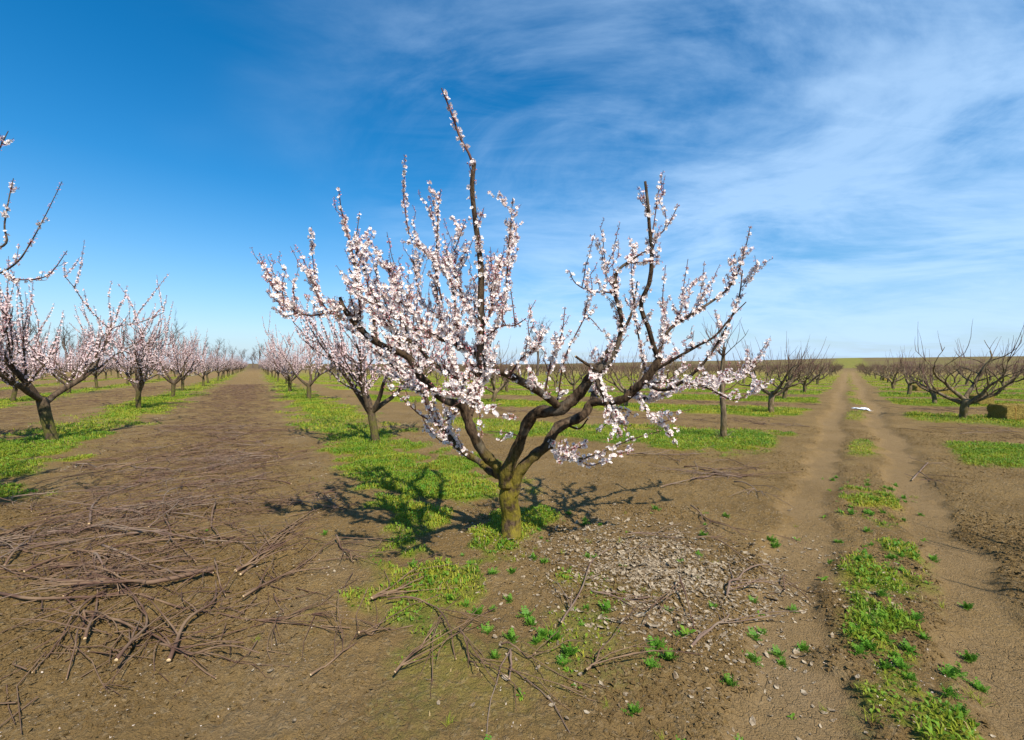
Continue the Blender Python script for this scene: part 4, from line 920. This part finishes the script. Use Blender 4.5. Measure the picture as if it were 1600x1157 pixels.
# ------------------------------------------------------------------ straw bales, plastic sheet, stake
m, t, b = mat('straw', .9, .1); g = t.nodes.new('ShaderNodeTexCoord'); mp = t.nodes.new('ShaderNodeMapping'); mp.inputs['Scale'].default_value = (4, 40, 40); t.links.new(g.outputs['Object'], mp.inputs[0])
n1 = noise(t, mp.outputs[0], 2.2, 4); t.links.new(mixc(t, ramp(n1, .3, .7, t), (.10, .066, .018), (.40, .30, .075)), b.inputs['Base Color']); bump(t, b, n1, 1.0, .05); M_STRAW = m
M_TWINE = flat('twine', (.5, .28, .08), (.4, .22, .06), 20)
def bale_meshes(seed):
    rg = np.random.default_rng(seed); L, Wd, H = .95, .46, .38; n = 9
    V, Q = [], []
    def face(o, u, v, nu, nv):
        base = len(V)
        for i in range(nu + 1):
            for j in range(nv + 1):
                p = o + u * i / nu + v * j / nv; e = 1.0
                cx = np.array((p[0] / (L / 2), p[1] / (Wd / 2), (p[2] - H / 2) / (H / 2)))
                k = (np.abs(cx) ** 14).sum() ** (1 / 14); p = np.array((cx[0] / k * L / 2, cx[1] / k * Wd / 2, cx[2] / k * H / 2 + H / 2))
                w = .012 * math.sin(p[0] * 23) * (1 if abs(abs(p[0]) - .22) > .03 else -1.5)
                V.append(p + np.array((.012 * math.sin(p[2] * 31 + p[1] * 19), np.sign(p[1]) * (w * .8 + .012 * math.sin(p[0] * 41 + p[2] * 27)), (p[2] - H / 2) * w * 2.4 + .01 * math.sin(p[0] * 13 + p[1] * 9) * (p[2] > H / 2))))
        for i in range(nu):
            for j in range(nv): a = base + i * (nv + 1) + j; Q.append((a, a + nv + 1, a + nv + 2, a + 1))
    x, y, z = L / 2, Wd / 2, H
    A3 = np.array
    face(A3((-x, -y, z)), A3((L, 0, 0)), A3((0, Wd, 0)), 24, 8); face(A3((-x, y, 0)), A3((L, 0, 0)), A3((0, -Wd, 0)), 24, 8)
    face(A3((-x, -y, 0)), A3((L, 0, 0)), A3((0, 0, H)), 24, 8); face(A3((x, y, 0)), A3((-L, 0, 0)), A3((0, 0, H)), 24, 8)
    face(A3((x, -y, 0)), A3((0, Wd, 0)), A3((0, 0, H)), 8, 8); face(A3((-x, y, 0)), A3((0, -Wd, 0)), A3((0, 0, H)), 8, 8)
    body = mesh_np('straw_body', np.array(V), np.array(Q), None, [M_STRAW])
    tw_ = []
    for xx in (-.22, .22):
        c = Tubes(); q = spline(np.array([(xx, -.21, .02), (xx, -.225, .19), (xx, -.2, .37), (xx, 0, .378), (xx, .2, .37), (xx, .225, .19), (xx, .21, .02)]), 18); c.add(q, np.full(18, .007), 5, 0); tw_.append(c.mesh('twine', [M_TWINE]))
    s = Tubes()
    for _ in range(550):
        p = V[rg.integers(0, len(V))]; d = unit(rg.normal(size=3) + (p - A3((0, 0, .19))) * 2.5); s.add(np.array([p, p + d * rg.uniform(.02, .07)]), [.004, .002], 3, 0)
    return body, tw_, s.mesh('loose_straw', [M_STRAW])
BM = bale_meshes(3)
for px, py, rot, sc, lb in ((1584, 657, .05, 1.15, 'straw bale with shaded end, lying on the grass strip of the dark-trunked tree'), (1531, 633, .3, 1.05, 'yellow straw bale in the second grass strip behind the dark-trunked tree'), (1473, 618, -.1, 1.05, 'low weathered straw bale partly behind a leafless tree fork'),
                            (1433, 611, .4, 1.0, 'small-looking straw bale beside a short-trunked leafless tree beyond the others'), (1384, 595, .2, 1.0, 'straw bale farthest along the wheel track')):
    x, y = gxy(px, py); o = obj('straw_bale', None, loc=(x, y, float(gz(x, y)) - .01), label=lb, category='straw bale', group='straw bales between leafless trees')
    o.rotation_euler = (0, 0, rot); o.scale = (sc,) * 3
    obj('straw_body', BM[0], o)
    for mm in BM[1]: obj('twine', mm, o)
    obj('loose_straw', BM[2], o, kind='stuff')
M_FILM = flat('white_film', (.80, .82, .86), (.72, .75, .80), 6, .35, .15, .5)
x0, y0 = gxy(1349, 641); rg = np.random.default_rng(8); nx, ny = 34, 20
u, v = np.meshgrid(np.linspace(-1, 1, nx), np.linspace(-1, 1, ny)); aa = np.arctan2(v, u); ed = 1 + .25 * np.sin(aa * 3 + 1) + .15 * np.sin(aa * 7)
X = u * .24 * ed; Y = v * .24 * ed; zz = gz(X + x0, Y + y0) + .012 + .09 * np.maximum(fbm(X * 7 + 5, Y * 7, 77, 3) - .4, 0)
i = np.arange(ny - 1)[:, None]; j = np.arange(nx - 1)[None]
Q = np.stack([i * nx + j, i * nx + j + 1, (i + 1) * nx + j + 1, (i + 1) * nx + j], -1).reshape(-1, 4)
bz = float(gz(x0, y0)); o = obj('plastic_sheet', mesh_np('plastic_sheet', np.stack([X, Y, zz - bz], -1).reshape(-1, 3), Q, None, [M_FILM]), loc=(x0, y0, bz), label='crumpled white plastic sheet lying between the two wheel ruts', category='plastic sheet')
sm = o.modifiers.new('thickness', 'SOLIDIFY'); sm.thickness = .003; sm.offset = 1
